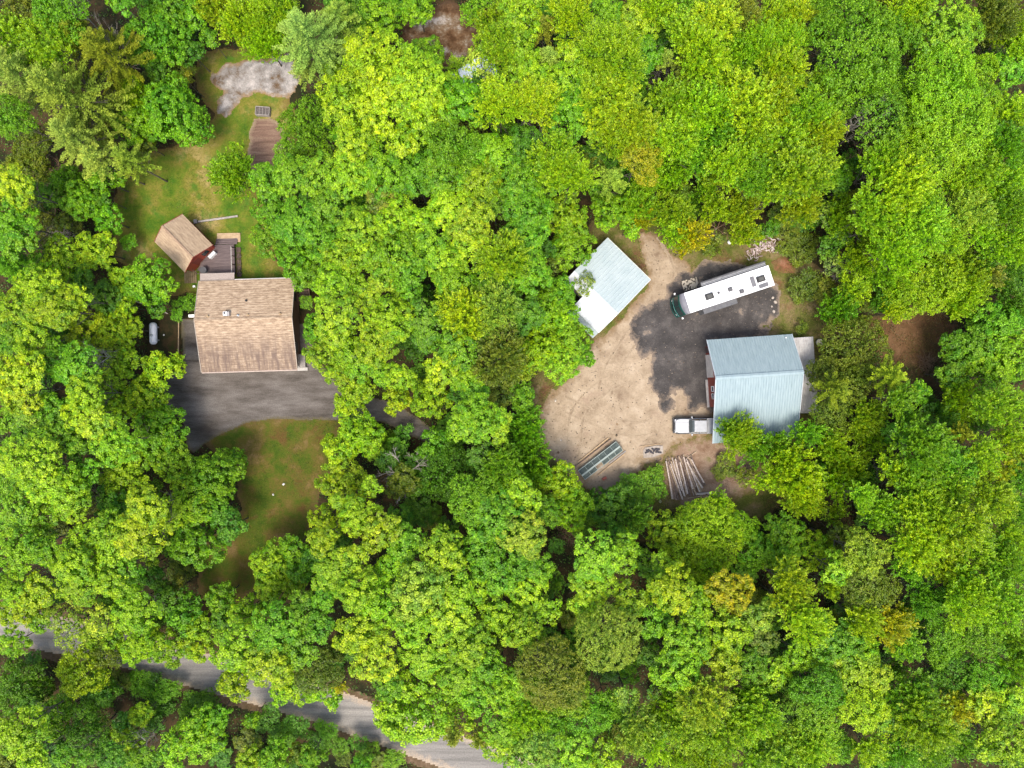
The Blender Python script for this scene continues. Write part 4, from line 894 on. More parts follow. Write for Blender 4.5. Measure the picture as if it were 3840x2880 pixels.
COLS = {'Y': ((.295, .45, .008), 'yellow-green'), 'L': ((.24, .42, .008), 'lime green'), 'G': ((.155, .345, .008), 'mid green'), 'D': ((.095, .24, .010), 'deep green'),
        'O': ((.165, .225, .016), 'olive green'), 'A': ((.44, .43, .004), 'golden yellow'), 'B': ((.21, .33, .05), 'pale greyish green'), 'P': ((.27, .41, .03), 'pale lime')}
DEF = {}   # tile lists: X,Y,R,colour,form[,height]
TREES = {
(0,0): "90,330,230,L,s 560,800,400,B,c,16 150,600,320,B,c,16 600,1150,290,B,c,14 80,1000,190,G,f 200,80,200,O,f 480,90,210,G,f 650,300,190,O,c 900,430,280,O,c,14 1340,320,300,G,r 1480,130,200,G,r 1480,930,295,G,r 1180,1060,220,G,r 1180,800,150,Y,s 1090,1360,200,B,c,11 800,1350,170,B,c 1660,100,150,G,r 1850,60,160,Y,s 2100,200,230,Y,s 200,1450,190,O,f,6 880,1540,160,G,r,7 90,1600,170,Y,r 2010,1500,210,L,s,9 1050,20,100,G,r 380,380,200,L,s 250,1250,170,O,f,6 560,1560,150,G,f,6 1000,650,130,O,f,5 1560,560,130,O,f,4",
(1,0): "150,150,250,L,s 430,300,370,B,c,18 700,160,200,B,c 80,380,170,L,s 1070,130,200,L,r 1400,60,150,G,r 1920,60,150,G,f 2120,200,200,L,s 400,590,140,B,c,12 480,1080,310,G,f 1000,560,330,Y,r 800,790,260,Y,r 1120,850,240,Y,r 1300,660,290,Y,r 1430,470,170,L,r 1460,820,230,L,r 960,1050,180,L,r 850,1240,170,Y,r 1240,1240,160,Y,r 1400,1010,190,L,r 1600,920,180,L,r 1800,850,210,G,r 1960,520,150,P,x 2080,420,200,L,s 2100,880,200,Y,s 1700,1250,240,G,f 1850,1340,170,G,f 2090,1320,180,L,r 1400,1240,140,G,r,9 300,1490,180,G,r 110,1540,160,G,r 540,1530,180,L,r 820,1500,170,L,r 1080,1480,210,G,r 1350,1500,170,G,r 1600,1490,200,G,r 1900,1550,200,L,r 1720,560,70,Y,s,4 660,620,130,G,c 280,1300,110,G,f,8 1850,1080,130,O,x,8 1650,700,120,L,r",
(2,0): "80,100,200,L,r 500,130,190,Y,s 280,230,130,O,c 700,240,130,B,c 800,80,170,G,r 1080,200,200,L,r 1250,60,150,Y,s 1490,90,200,G,f 1750,140,180,Y,s 1950,110,190,O,s 2130,350,190,L,s 60,420,180,L,r 320,490,130,B,c 860,480,260,Y,s 560,450,150,L,r 1140,450,150,G,r 1480,250,160,Y,s 1650,430,230,Y,s 1950,440,190,L,s 1330,500,90,B,c,13 1500,640,150,O,f 1850,640,160,L,s 150,640,180,L,r 450,690,180,L,r 700,640,150,L,r 850,840,230,Y,s 200,850,180,Y,s 500,960,220,G,r 60,800,150,O,r 1430,880,230,L,s 1650,940,240,L,s 2050,850,240,Y,s 1080,1070,190,Y,s 900,1180,180,L,s 1400,1160,190,Y,s 1760,1120,190,G,s 2100,1150,200,L,s 720,1110,110,Y,r 380,1380,200,Y,s 520,1500,190,Y,s 1110,1370,190,U,f 870,1540,150,B,c,12 100,1310,180,D,r 80,1560,180,G,r 1400,1450,190,L,s 1620,1370,150,G,s 1900,1400,200,L,s 2110,1500,200,G,s 1180,1570,130,L,s 330,1590,120,L,r 680,1450,130,O,f,8 1750,1500,120,L,s,9 1560,1290,110,G,f,9 480,1230,110,O,x,9",
(3,0): "80,150,180,L,s 270,100,120,Y,s 510,110,150,L,r 800,330,380,G,f,17 1130,260,200,G,f 950,50,180,O,s 1250,60,170,Y,s 1600,260,290,L,r,16 1950,130,220,O,s 2140,260,160,L,s 180,340,180,L,s 130,560,200,Y,s 330,690,110,B,c 520,700,110,Y,s 1000,680,180,G,f 1000,970,260,G,x,15 660,900,140,G,f 1560,650,300,L,f,16 1840,600,170,L,f 1650,1000,330,L,f,16 1910,900,190,L,f 2100,600,150,G,r 2140,960,150,Y,s 80,850,190,Y,s 370,950,220,L,s 150,1200,220,L,s 470,1170,180,Y,s 1500,1250,270,L,f,15 1230,1200,180,G,f 2050,1250,200,G,s 1850,1420,190,L,s 1000,1420,170,L,s 1200,1570,230,Y,s 300,1500,240,Y,s 90,1500,160,L,s 1700,1580,180,L,s 2050,1570,180,L,s 2190,400,130,L,s 1260,900,140,G,f",
(0,1): "80,250,200,G,r 60,50,100,Y,r 700,60,170,G,r,7 920,230,140,G,r,6 400,500,180,O,x,7 100,620,190,D,c 110,420,140,G,r 500,640,250,Y,r 830,500,170,Y,r 310,800,180,L,r 1280,755,215,G,r,12 1070,780,140,Y,r,14 700,780,140,D,r 130,1000,180,L,r 450,1000,170,Y,r 640,910,120,Y,r 890,930,190,D,r 990,1200,170,Y,r 1120,1180,105,Y,r 700,1190,230,Y,r 250,1260,190,L,r 80,1180,140,G,r 130,1550,200,Y,r 920,1450,160,P,x,13 1120,1450,150,L,r,12 1390,1520,150,Y,r,11 1530,1450,60,Y,s,9 650,1500,180,G,r 950,1600,150,L,r 1080,980,110,Y,r,13 280,250,120,O,f,5 620,200,120,O,f,4 420,1450,160,G,r 1640,950,80,G,f,2 1520,1060,60,G,f,2 1560,960,70,G,f,2 1100,430,70,G,f,3 250,130,120,O,f,5",
(1,1): "150,150,210,G,r 110,400,170,G,r 350,250,190,G,r 600,120,190,G,r 560,400,170,G,r 350,560,190,G,r 900,270,170,L,r 1200,230,190,L,r 1100,50,160,O,r 1430,260,150,L,r 1680,120,180,Y,r 1850,270,180,Y,r 2050,60,160,G,r 450,710,140,G,r 730,560,170,L,r 1200,530,240,L,r 960,520,160,L,r 1480,470,190,G,r 1650,610,170,L,r 2110,560,210,Y,s 1850,480,160,Y,r 650,800,160,L,r 860,820,120,L,r 1080,760,140,L,r 1320,720,150,G,r 1720,770,170,L,r 2050,780,160,G,r 500,1190,115,G,r,12 690,1100,190,Y,r 960,950,120,Y,r 1150,1100,190,Y,r 1050,1290,180,Y,r 1450,1120,200,G,r 1800,1050,210,Y,s 2060,1020,180,P,s 600,1400,180,L,r 800,1370,140,L,r 880,1480,140,G,r 1720,1330,210,G,r 1600,1540,150,Y,r 1830,1570,160,L,r 2110,1420,210,O,s,14 1080,1560,110,L,r 1250,1600,110,Y,r 1260,920,110,L,r 730,1590,120,L,r 1960,1230,120,G,r 430,950,60,G,f,3 1600,900,80,G,f,6",
(2,1): "130,130,190,G,r 460,200,210,L,r 130,370,170,G,r 520,480,190,L,r 130,650,200,G,r 420,850,140,G,r 290,1000,200,L,r 470,1080,140,L,r 100,1050,160,D,r 520,1260,170,L,r 260,1350,210,L,r 450,1460,170,L,r 90,1450,170,P,s 840,150,180,L,r 1080,120,170,L,s 1120,240,90,U,s,8 1380,160,170,L,s 1400,350,140,L,s,9 1570,360,130,A,s,8 1750,130,150,Y,s 2000,100,180,Y,s 2010,350,130,Y,s 1020,290,100,L,r 1500,480,90,A,s,6 625,790,110,B,x,6 390,620,100,O,x,9 620,1420,100,G,r,8 1800,350,90,O,x,3 1720,470,90,O,f,2",
(3,1): "300,100,180,Y,s 40,40,80,Y,s 650,200,180,L,s 490,190,120,B,x,9 1000,150,230,L,s 1300,60,190,L,s 1340,260,230,L,s 1750,150,180,P,s 1950,100,170,L,s 2120,150,170,G,s 900,300,110,L,s 1600,380,160,L,s 1850,340,140,L,s 2120,450,180,L,s 800,560,190,L,s 1130,510,180,L,s 1000,690,160,L,s 1450,760,310,Y,f,14 1240,900,190,Y,f 1740,720,200,L,s 1680,900,180,Y,s 1100,1030,110,Y,s 1620,1020,90,L,s 740,830,140,L,s 630,1010,150,G,s,6 350,800,150,O,f,2.5 330,480,150,O,f,2 200,330,120,O,f,2 580,640,120,B,x,6 520,850,110,O,f,3 2100,960,150,D,s,7 1990,1150,230,G,r,14 2090,1400,230,L,r,15 1750,1340,200,G,r 1940,1570,230,L,r 1600,1570,150,G,r 790,1340,280,O,f,8 1080,1600,180,P,c,12 760,1620,200,O,f,10 480,1560,170,O,f,7 1150,850,120,L,s 150,480,80,O,f,1.5 300,1180,60,O,f,1.5",
(0,2): "150,50,190,Y,r 700,80,170,Y,r 80,300,150,G,r,9 250,250,120,P,r 650,260,140,Y,r 800,370,140,Y,r 950,190,170,L,r 1200,120,170,L,r 500,440,170,G,r 200,670,250,Y,r 670,530,140,D,r 1000,500,190,L,r 1050,770,240,L,r 1370,400,240,G,r 1450,660,190,L,r 1820,780,250,G,r,12 450,860,190,Y,r 700,810,150,G,r 600,1030,180,L,r 150,1060,210,L,r 350,1140,150,L,r 950,1040,150,D,r,8 1240,1090,180,Y,r 1580,1050,220,L,r 1200,1290,210,Y,r 900,1310,190,L,r 150,1450,200,L,r 350,1460,140,L,r 650,1460,190,L,r 980,1440,160,L,r 1280,1460,110,Y,r 1680,1380,230,G,r,11 1980,1240,150,D,r,9 600,1600,170,Y,r 1040,1600,150,G,r 1850,1090,140,D,r,8 860,1620,140,L,r 420,230,140,G,r 1380,60,90,L,r,10 1330,220,110,G,r,8",
(1,2): "880,70,150,L,r 1230,150,130,Y,r,11 1500,120,190,L,r 790,210,150,Y,r,13 880,430,200,L,r,12 1000,560,110,L,r 700,570,160,Y,r,12 740,860,220,Y,r,13 990,900,90,L,r 600,1210,170,Y,r,13 890,1150,180,Y,r,13 1080,1280,160,Y,r 560,1350,120,Y,r 1210,590,110,G,r,4 1700,800,310,D,f,14 1550,550,150,G,r 1870,1020,230,G,f 1420,1080,150,D,r,6 1950,300,180,L,r 1790,340,140,L,r 1900,100,120,G,r 2100,80,160,O,r 2090,360,140,L,r 2140,700,160,G,s 2050,1150,220,G,r 1950,1450,200,G,r 1620,1460,190,Y,r 850,1510,150,Y,r 700,1600,170,L,r 1200,1590,160,L,r 1290,1400,150,G,r 130,1550,190,L,r,12 310,1430,140,G,r 350,1600,140,G,r 1380,880,90,D,r,7 1280,420,90,D,f,3 2100,920,150,D,r 1950,620,120,D,r 700,1020,60,Y,r",
(2,2): "90,120,140,G,r 110,400,180,G,s,13 150,720,200,G,s 80,950,150,L,r 90,1310,180,P,r 430,860,170,L,r,12 500,1080,190,L,r,12 850,1060,210,D,r,6 1020,860,100,G,f,2.5 1230,860,150,G,f,3 980,980,120,G,f,3 730,1500,200,L,r 950,1460,150,L,r 1310,1280,170,L,r 1590,1220,225,L,f,15 1740,1310,290,Y,f,16 1970,1250,180,L,f 1480,1480,220,L,f 1700,1550,220,Y,f 1320,1600,120,L,r 2110,1450,180,G,r 1880,400,110,L,s,8 1990,440,180,L,s,11 2110,540,140,G,s 2180,830,100,L,s 80,1560,140,G,r 250,1600,120,G,r 1780,1010,80,L,s 1000,1340,80,L,s 310,1100,110,G,r,9 1130,1010,100,G,f,2.5 1850,720,110,O,f,1.5 2030,800,90,O,f,2",
(3,2): "60,500,100,G,s 340,430,140,G,s 560,560,140,L,s 690,710,180,L,s 850,300,170,L,s 930,480,140,Y,s 560,250,180,O,f,8 600,60,160,O,c,11 250,800,240,Y,s,14 130,650,140,L,s 300,1000,190,Y,s 620,850,160,L,s 820,970,110,L,s 1150,130,120,G,s 1360,550,230,G,s 1700,150,210,L,s 2050,200,190,L,s 1690,430,110,O,c 1880,620,140,L,s 2020,740,100,U,s 1620,720,170,G,s 1310,850,210,L,s 1120,760,140,L,s 1600,920,160,L,s 1950,990,180,L,s 2110,480,140,L,s 1000,1110,160,L,s 580,1130,100,L,s,7 1400,1210,250,Y,s,15 1700,1250,230,Y,s,16 1330,1400,190,Y,s 140,1310,190,G,r 410,1460,200,L,r 850,1480,210,P,f 120,1550,180,L,r 1500,1500,210,Y,s 1800,1450,190,Y,s 2110,1350,170,L,s 1240,1570,140,G,s 2050,1560,190,G,s 2160,1100,110,G,s 600,1610,140,L,r 2150,800,130,G,s 2180,620,90,O,s",
(0,3): "100,100,170,L,r 310,160,140,Y,r 650,80,170,Y,r 960,80,130,Y,r 60,330,120,Y,r 90,590,130,L,r 600,430,220,P,x,13 860,410,130,P,x,12 1150,320,180,L,r,12 1200,570,170,Y,r 1130,660,120,L,r 1620,620,100,L,r 240,330,120,Y,r 330,400,100,L,r 790,530,110,L,r 960,560,110,L,r 1330,690,70,L,r 1180,930,110,G,f,2 1400,1120,120,D,f,2.2 1620,1210,120,G,f,2.5 1330,920,80,D,f,1.8 800,1060,110,D,f,2 720,1180,110,G,f,2.5 1440,170,140,D,r,8 1600,330,160,G,r 1420,610,150,L,r 1480,760,60,L,r,13 1740,460,150,L,r 1700,640,110,Y,r,13 1900,200,140,G,r 2110,330,160,L,r 2050,660,210,L,r 2020,910,160,Y,r 670,830,230,Y,f,12 900,680,140,O,f 150,950,230,D,f,7 150,1360,200,L,r 450,1250,160,L,r 750,1400,210,D,f,9 1100,1450,140,L,r 1210,1210,110,L,r,7 1700,1370,220,L,r 1500,1500,160,L,r 1840,1250,140,G,r 1420,1000,120,G,f,3 1250,1620,120,G,r 2150,1590,120,L,r 920,1570,130,D,r 250,1600,140,L,r 580,1610,130,G,r 1250,1000,80,G,f,2 1650,1080,90,G,f,2",
(1,3): "150,80,180,L,r 330,50,110,L,r 350,350,190,G,r 150,460,200,G,r 530,470,130,G,r 600,210,110,G,r 120,760,200,Y,r 230,980,130,L,r 500,1000,120,L,r 220,1400,120,G,f,2 520,1440,110,D,f,2 700,1470,100,G,f,2.2 960,1540,100,G,f,2 370,640,160,G,r 500,860,190,O,f,11 330,960,140,L,r 660,1080,90,L,r,9 730,960,50,U,s,9 850,130,170,Y,r 620,50,110,Y,r 900,510,200,Y,r 1050,250,210,L,r 1000,720,210,Y,r 1400,150,240,P,r 1750,130,220,L,r 1650,360,210,L,r 1350,420,180,L,r 1440,690,180,L,r 1850,600,190,L,r 2080,350,170,L,r 2100,60,130,G,r 1450,1150,420,Y,r,18 1140,960,120,G,r 1750,900,170,L,r 1900,1080,150,G,r 2120,1000,170,L,r 2010,780,140,G,r 2120,1350,170,L,r 1180,1260,130,Y,r 1700,1400,90,O,c,12 1925,1420,90,O,c,12 150,1560,150,G,r,7 480,1560,130,G,r,7 600,1340,100,G,f,2.5 1180,1600,100,G,f,3 2140,1520,140,L,r 100,1260,130,D,f,4 350,1300,110,D,f,4 870,1450,90,D,f,2.5 750,1590,70,O,f,2",
(2,3): "120,150,170,L,r 330,300,100,L,r 100,480,170,L,r 700,100,190,L,r 1000,220,150,L,r 620,250,140,L,r 850,570,260,P,f,16 350,900,290,O,f,16 500,1060,180,L,f 100,960,150,L,r 1400,120,190,Y,r 1270,420,150,G,r 1600,260,140,L,r 1900,150,180,U,r 2130,360,130,P,r 1850,500,200,L,r 1540,560,180,L,r 1850,750,150,Y,r 1450,860,210,L,r 1660,1100,210,P,s 2060,780,170,G,r 1000,1060,100,P,r 1100,1350,170,P,s 1210,1460,160,Y,s 650,1250,200,G,f 820,1130,120,G,f 350,1260,140,G,f 120,1250,170,L,s 200,1560,190,P,r 550,1560,180,L,r 800,1610,140,Y,r 1550,1360,170,P,s 1350,1160,140,L,s 1850,1350,230,L,s 2100,1250,190,L,s 2010,1050,140,G,s 1700,1590,170,L,s 2110,1590,150,L,s 900,1450,110,O,f 1450,1560,110,L,s 2150,560,130,O,r 1200,680,130,D,r,9",
(3,3): "210,100,190,Y,s 340,400,200,Y,s 900,140,230,O,f 1080,430,150,U,s 850,400,140,Y,s 520,90,90,L,s 1400,210,170,G,s 1750,200,230,L,s,16 2050,250,190,L,s,16 1640,50,140,L,s 610,590,200,G,r 850,660,140,L,r 280,710,130,L,r 1200,630,120,G,s 760,850,210,L,r 960,900,110,Y,r 480,1000,210,G,f 850,1150,200,Y,f 450,1260,200,L,f 80,850,140,L,r 110,1370,120,P,s 1250,1060,210,G,s 1400,1310,240,L,s 1540,580,180,G,f 1880,560,170,G,f 1650,850,200,D,f 1950,900,200,G,f 2130,550,110,L,s 2140,1050,140,Y,r 1900,1110,160,Y,r 1680,1140,120,U,s 2050,1430,200,Y,r 1450,1510,170,G,s 1150,1520,140,G,s 900,1500,150,L,s 400,1510,170,L,s 150,1610,160,P,s 2140,770,140,G,s 650,1500,130,G,f 1250,320,120,D,f",
}
COLS['U'] = ((.34, .38, .006), 'amber tinted')
LM = [('brown roofed house', 530, 700), ('red cabin', 395, 525), ('propane tank', 337, 720), ('garden bed', 580, 300), ('upper lawn', 380, 380), ('grey rock outcrop', 560, 165), ('lower lawn', 590, 1040), ('driveway', 560, 850),
      ('pale grey shed', 1315, 620), ('motorhome', 1570, 625), ('blue roofed garage', 1630, 840), ('pickup', 1500, 920), ('log pile', 1485, 1030), ('panel frame', 1300, 985), ('sand yard', 1290, 860),
      ('top left corner', 0, 0), ('top right corner', 2212, 0), ('bottom left corner', 0, 1659), ('bottom right corner', 2212, 1659), ('middle of the top edge', 1400, 0), ('middle of the right edge', 2212, 830),
      ('middle of the left edge', 0, 900), ('middle of the bottom edge', 1250, 1659), ('left road gap', 330, 1430), ('right road gap', 860, 1560), ('brown rocky opening', 960, 80), ('half hidden blue roof', 1020, 155),
      ('photo centre', 1106, 830), ('brown soil opening', 1960, 720), ('board heap', 1640, 530)]
entries = []
for (c, r), s_ in TREES.items():
    for q in s_.split():
        a = q.split(','); X, Y, R = map(float, a[:3]); entries.append([c * 553 + X / 4, r * 414.75 + Y / 4, R / 4, a[3], a[4], float(a[5]) if len(a) > 5 else None])
# understorey saplings fill what is left of the wood between the crowns
clear = [np.array([(p.x, p.y) for p in poly]) for poly in (lawnA, lawnB, verge, sand, drive, shoulder, rock, bare1, bare2)]
A2 = lambda p: np.array([(q.x, q.y) for q in p])
gb = [A2([Vector(gar.matrix_basis @ Vector(q)) for q in ((-.6, .6, 0), (14, .6, 0), (14, -10.5, 0), (10.8, -13.2, 0), (-.6, -13.2, 0))]), A2([Vector(sh.matrix_basis @ Vector(q)) for q in ((-.5, .5, 0), (10, .5, 0), (10, -7.2, 0), (-.5, -7.2, 0))])]
gb2 = [A2([Vector(house.matrix_basis @ Vector(q)) for q in ((-1, -1, 0), (13.5, -1, 0), (13.5, 12, 0), (-1, 12, 0))]), A2([Vector(cab.matrix_basis @ Vector(q)) for q in ((-3, -2.6, 0), (3.2, -2.6, 0), (3.2, 2.6, 0), (-3, 2.6, 0))]), A2([Vector(dk.matrix_basis @ Vector(q)) for q in ((-5, -.5, 0), (1, -.5, 0), (1, 5, 0), (-5, 5, 0))]), A2([F(*q) for q in ((318, 680), (395, 680), (395, 790), (318, 790))])]
clear += gb + gb2
gaps = [(1300, 310, 26), (745, 345, 30), (1445, 175, 24), (1435, 120, 14), (1965, 330, 20), (130, 750, 10), (860, 990, 20), (1230, 1150, 30), (1800, 1130, 22), (1855, 1150, 22), (1840, 300, 26), (230, 405, 14)]
def clearing(px, py, z=0):
    w = F(px, py, z)
    for pl in clear:
        if poly_sd(pl, np.array([w.x]), np.array([w.y]))[0] > -0.8: return True
    return any(math.hypot(px - a, py - b) < c for a, b, c in gaps)
EE = np.array([e[:3] for e in entries]); fills = []; brush = []
for k in range(9000):
    x, y = random.uniform(-10, 2222), random.uniform(-10, 1669); R = random.uniform(19, 34)
    d = np.hypot(EE[:, 0] - x, EE[:, 1] - y) - EE[:, 2] * .72
    if d.min() < R * .30: continue
    if fills and min(math.hypot(f[0] - x, f[1] - y) - f[2] * .7 for f in fills) < R * .4: continue
    if clearing(x, y) or len(fills) > 150: continue
    n = entries[int(np.argmin(d))]; fills.append([x, y, R, random.choice('DDGO') if n[3] != 'Y' else random.choice('DGG'), 'r' if x < 1200 else random.choice('rs'), random.uniform(5, 8)])
for k in range(6000):
    x, y = random.uniform(0, 2212), random.uniform(0, 1659); R = random.uniform(16, 34)
    allE = EE if not fills else np.concatenate([EE, np.array([f[:3] for f in fills])])
    if (np.hypot(allE[:, 0] - x, allE[:, 1] - y) - allE[:, 2]).min() < -R * .35: continue
    if any(math.hypot(f[0] - x, f[1] - y) < (f[2] + R) * .5 for f in brush) or len(brush) > 130 or clearing(x, y): continue
    brush.append([x, y, R, random.choice('DDGGO'), random.choice('rf'), random.uniform(1.6, 3.2)])
fills += brush
entries += fills
FORMN = {'r': 'leafy tree', 's': 'feathery leafed tree', 'f': 'fine leafed tree', 'c': 'conifer', 'x': 'thin crowned tree'}
lab = {}
for i, e in enumerate(entries):
    x, y, R, col, fm, h = e; Rm = R / 2.16 * .112
    ds = sorted((math.hypot(x - a, y - b), nme, a, b) for nme, a, b in LM)[0]; dx, dy = x - ds[2], y - ds[3]
    if 'corner' in ds[1] or 'edge' in ds[1]: rel = 'near the ' + ds[1]
    else:
        v_ = 'above' if dy < 0 else 'below'; h_ = 'right of' if dx > 0 else 'left of'
        rel = (v_ if abs(dy) > 2.2 * abs(dx) else h_ if abs(dx) > 2.2 * abs(dy) else ('upper' if dy < 0 else 'lower') + (' right of' if dx > 0 else ' left of')) + ' the ' + ds[1]
    low = h is not None and h < 4.5
    size = 'low' if low else 'small' if R < 33 else 'medium' if R < 47 else 'large' if R < 62 else 'very large'
    nm = ('bush' if low else FORMN[fm]); key = '%s %s %s' % (size, COLS[col][1], nm)
    lab.setdefault((key, rel), []).append((ds[0], i))
labels = {}
for (key, rel), lst in lab.items():
    lst.sort()
    for k, (d, i) in enumerate(lst):
        labels[i] = '%s, %s' % (key, rel) if len(lst) == 1 else '%s, %s %s' % (key, ORD[k], rel)
NAMES = {'r': 'round_crown_tree', 's': 'spray_crown_tree', 'f': 'fine_crown_tree', 'c': 'pine_tree', 'x': 'thin_crown_tree'}  # broadleaf kinds split by crown form alone, species not identified
cr_ = random.Random(3)
for i, e in enumerate(entries):
    x, y, R, col, fm, h = e; low = h is not None and h < 4.5
    Rm0 = R / 2.16 * .112
    if h is None: h = min(16.0, 9.8 + Rm0 * 1.4 + (1.0 if col in 'YPA' else -1.0 if col == 'D' else 0) + cr_.uniform(-.7, .7))
    g0 = F(x, y, 8); near = any(poly_sd(pl, np.array([g0.x]), np.array([g0.y]))[0] > -(Rm0 + 1.2) for pl in clear)
    if near and fm != 'c': h = min(h, 4.8 + Rm0 * 1.15)
    Rm = R / 2.16 * (H - h) / FPX * (1.07 if near else 1.17)
    if fm == 'c': zc = h - Rm * 1.5 * .62 if not low else h * .5
    else: zc = max(h - Rm * .62, Rm * .4)
    if near and not low and fm != 'c': zc = max(zc - Rm * .28, Rm * .5)
    w = F(x, y, zc + (Rm * .25 if fm != 'c' else Rm * .2))
    cat = 'bush' if low else 'tree'; fill = i >= len(entries) - len(fills)
    name = 'bush' if low else 'sapling' if fill else NAMES[fm]
    t = thing(name, labels[i], 'sapling' if fill and not low else cat, (w.x, w.y, 0), 0, {'bush': 'bushes', 'sapling': 'saplings between the tall trees', 'round_crown_tree': 'broadleaf trees of the wood', 'spray_crown_tree': 'feathery trees of the wood', 'fine_crown_tree': 'fine leafed trees of the wood', 'pine_tree': 'conifers of the wood', 'thin_crown_tree': 'thin crowned trees'}[name])
    si = min(range(4), key=lambda k: abs(math.log(SIZES[k] / Rm))); sc = Rm / SIZES[si]
    if fm == 'x': me = SPR[si, cr_.randrange(2)]
    else: me = CR[fm, si, cr_.randrange(nvar(fm, si))]
    vz = cr_.uniform(.78, 1.05) if not low else .55
    if near and not low: vz *= 1.25
    if fm == 'c': vz = 1.0 if not low else .5
    c_ = link('crown', me, t, (0, 0, zc), (sc * cr_.uniform(.92, 1.1), sc * cr_.uniform(.92, 1.1), sc * vz), (cr_.uniform(-.1, .1), cr_.uniform(-.1, .1), cr_.uniform(0, 6.28)))
    b = COLS[col][0]; j = cr_.uniform(.86, 1.14); c_.color = (b[0] * j * cr_.uniform(.88, 1.12), b[1] * j, b[2] * j * cr_.uniform(.7, 1.4), 1)
    if not low:
        k = zc / 10.0; link('trunk', TR[cr_.randrange(4)], t, (0, 0, 0), (max(.5, Rm / 2.2), max(.5, Rm / 2.2), k), (0, 0, cr_.uniform(0, 6.28)))
print('TREES', len(entries), len(fills))
# bare trees
for lab_, pos, ht, wd_, brown, lean in (('bare silvery dead tree with spread branches below the driveway bend', Tl(1, 2, 1290, 840, 5), 7.5, 7.5, 0, (.1, .15)),
        ('bare brown tree in the gap near the top right quarter', Tl(3, 0, 740, 1470, 4), 6, 6, 1, (0, .1)), ('bare brown shrub at the left edge above the dead branch heap', Tl(0, 0, 420, 1540, 3), 5, 6.5, 1, (0, 0)),
        ('bare grey brown tree in the dark gap near the top middle', Tl(2, 0, 1280, 560, 5), 8, 5, 0, (.25, .2)), ('bare grey tree in the brown gap near the top middle', Tl(2, 0, 280, 1190, 4), 6, 6, 0, (0, 0)),
        ('bare brown shrub at the left edge beside a green leafy tree', Tl(0, 1, 430, 110, 3), 5, 7, 1, (0, 0)), ('bare grey branches inside the crowns left of the propane tank', Tl(0, 1, 860, 1420, 9), 12, 3.4, 0, (0, 0)),
        ('dead grey branched tree inside the green crown near top right', Tl(3, 0, 820, 1000, 11), 14, 5, 0, (.1, .1)), ('dead leaning tree with grey trunk near the top left corner', Tl(0, 0, 780, 240, 6), 11, 4, 0, (.5, -.7)),
        ('dead leaning tree with grey trunk below the first leaning one', Tl(0, 0, 880, 500, 6), 11, 4, 0, (.5, -.7)), ('small bare forked tree at the bottom left', Tl(0, 3, 1240, 1420, 5), 7, 4, 0, (0, 0)),
        ('bare twiggy tree near the middle of the bottom edge', Tl(2, 3, 250, 680, 10), 13, 4, 0, (0, 0)), ('bare grey tree right of the golden tree above the motorhome', Tl(2, 1, 1790, 330, 3), 5, 4, 1, (0, 0)),
        ('bare grey shrub right of the gravel pad', Tl(3, 1, 560, 620, 2), 4, 5, 0, (0, 0)), ('bare pale twiggy shrub right of the olive bush by the garage', Tl(3, 2, 640, 340, 3), 5, 4.5, 1, (0, 0))):
    t = thing('bare_tree', lab_, 'tree', (pos.x, pos.y, 0), cr_.uniform(0, 6)); t.rotation_euler = (lean[0] * .4, lean[1] * .4, cr_.uniform(0, 6)); v = cr_.randrange(3)
    link('trunk', DT[v][0], t, (0, 0, 0), (wd_ * .9, wd_ * .9, ht)); link('branches', DT[v][1 + brown], t, (0, 0, 0), (wd_ * .75, wd_ * .75, ht * .9))
for lab_, a_, b_, r_ in (('long thin fallen pole across the growth at the bottom left', Tl(0, 3, 600, 1230, .8), Tl(0, 3, 940, 1010, .2), .05), ('fallen grey trunk on the ground right of the log pile foot bushes', Tl(3, 1, -90, 380, .3), Tl(3, 1, 130, 380, .6), .05),
        ('fallen trunk leaning out of the trees left of the house wall', Tl(0, 1, 1130, 930, 2), Tl(0, 1, 1450, 1050, .2), .09), ('fallen pale trunk between the crowns near the right side', Tl(3, 2, 1080, 350, .5), Tl(3, 2, 1190, 410, .3), .1),
        ('grey fallen trunk in the dark gap below the leafy right crowns', Tl(3, 1, 640, 320, .2), Tl(3, 1, 770, 250, .6), .09),
        ('thin fallen trunk in the brush at the bottom left road side', Tl(1, 3, 900, 1560, .5), Tl(1, 3, 1280, 1590, .4), .05)):
    c_ = (a_ + b_) / 2; t = thing('fallen_trunk', lab_, 'trunk', (c_.x, c_.y, 0)); m_ = MB(); o_ = Vector((c_.x, c_.y, 0)); mid = (a_ + b_) / 2 + Vector((.06, .04, .02))
    m_.tube(a_ - o_, mid - o_, r_, r_ * .9); m_.tube(mid - o_, b_ - o_, r_ * .9, r_ * .7); m_.build('bark', DEADWOOD, t)

# ================================================================== UNDERGROWTH (stuff)
def scatter(name, n, test, zr, ln, wd_, cols, label, clumpy=1.0, box=(-68, 68, -52, 52)):
    x = rng.uniform(box[0], box[1], n); y = rng.uniform(box[2], box[3], n); ok = test(x, y) & (fbm(x, y, .45, 31, 4) + rng.uniform(-.15, .15, n) > .5 * clumpy)
    x, y = x[ok], y[ok]; n = len(x); h = fbm(x, y, .8, 41, 3); z = rng.uniform(0, 1, n) * zr * h * 1.6 + .03
    nr = unit(np.array([0, 0, 1.]) + rng.normal(size=(n, 3)) * .5); V, T, C = leaves(np.stack([x, y, z], 1), nr, ln, wd_, np.clip(fbm(x, y, 1.5, 51, 3) + rng.uniform(-.25, .25, n), 0, 1))
    me = leaf_mesh(name, [(V, T, C)], LEAF); o = link(name, me); o.color = (*cols, 1); struct(o, label, 'stuff'); return o
def outside(x, y, polys=None):
    ok = np.ones(len(x), bool)
    for pl in clear if polys is None else polys: ok &= poly_sd(pl, x, y) < .1
    return ok
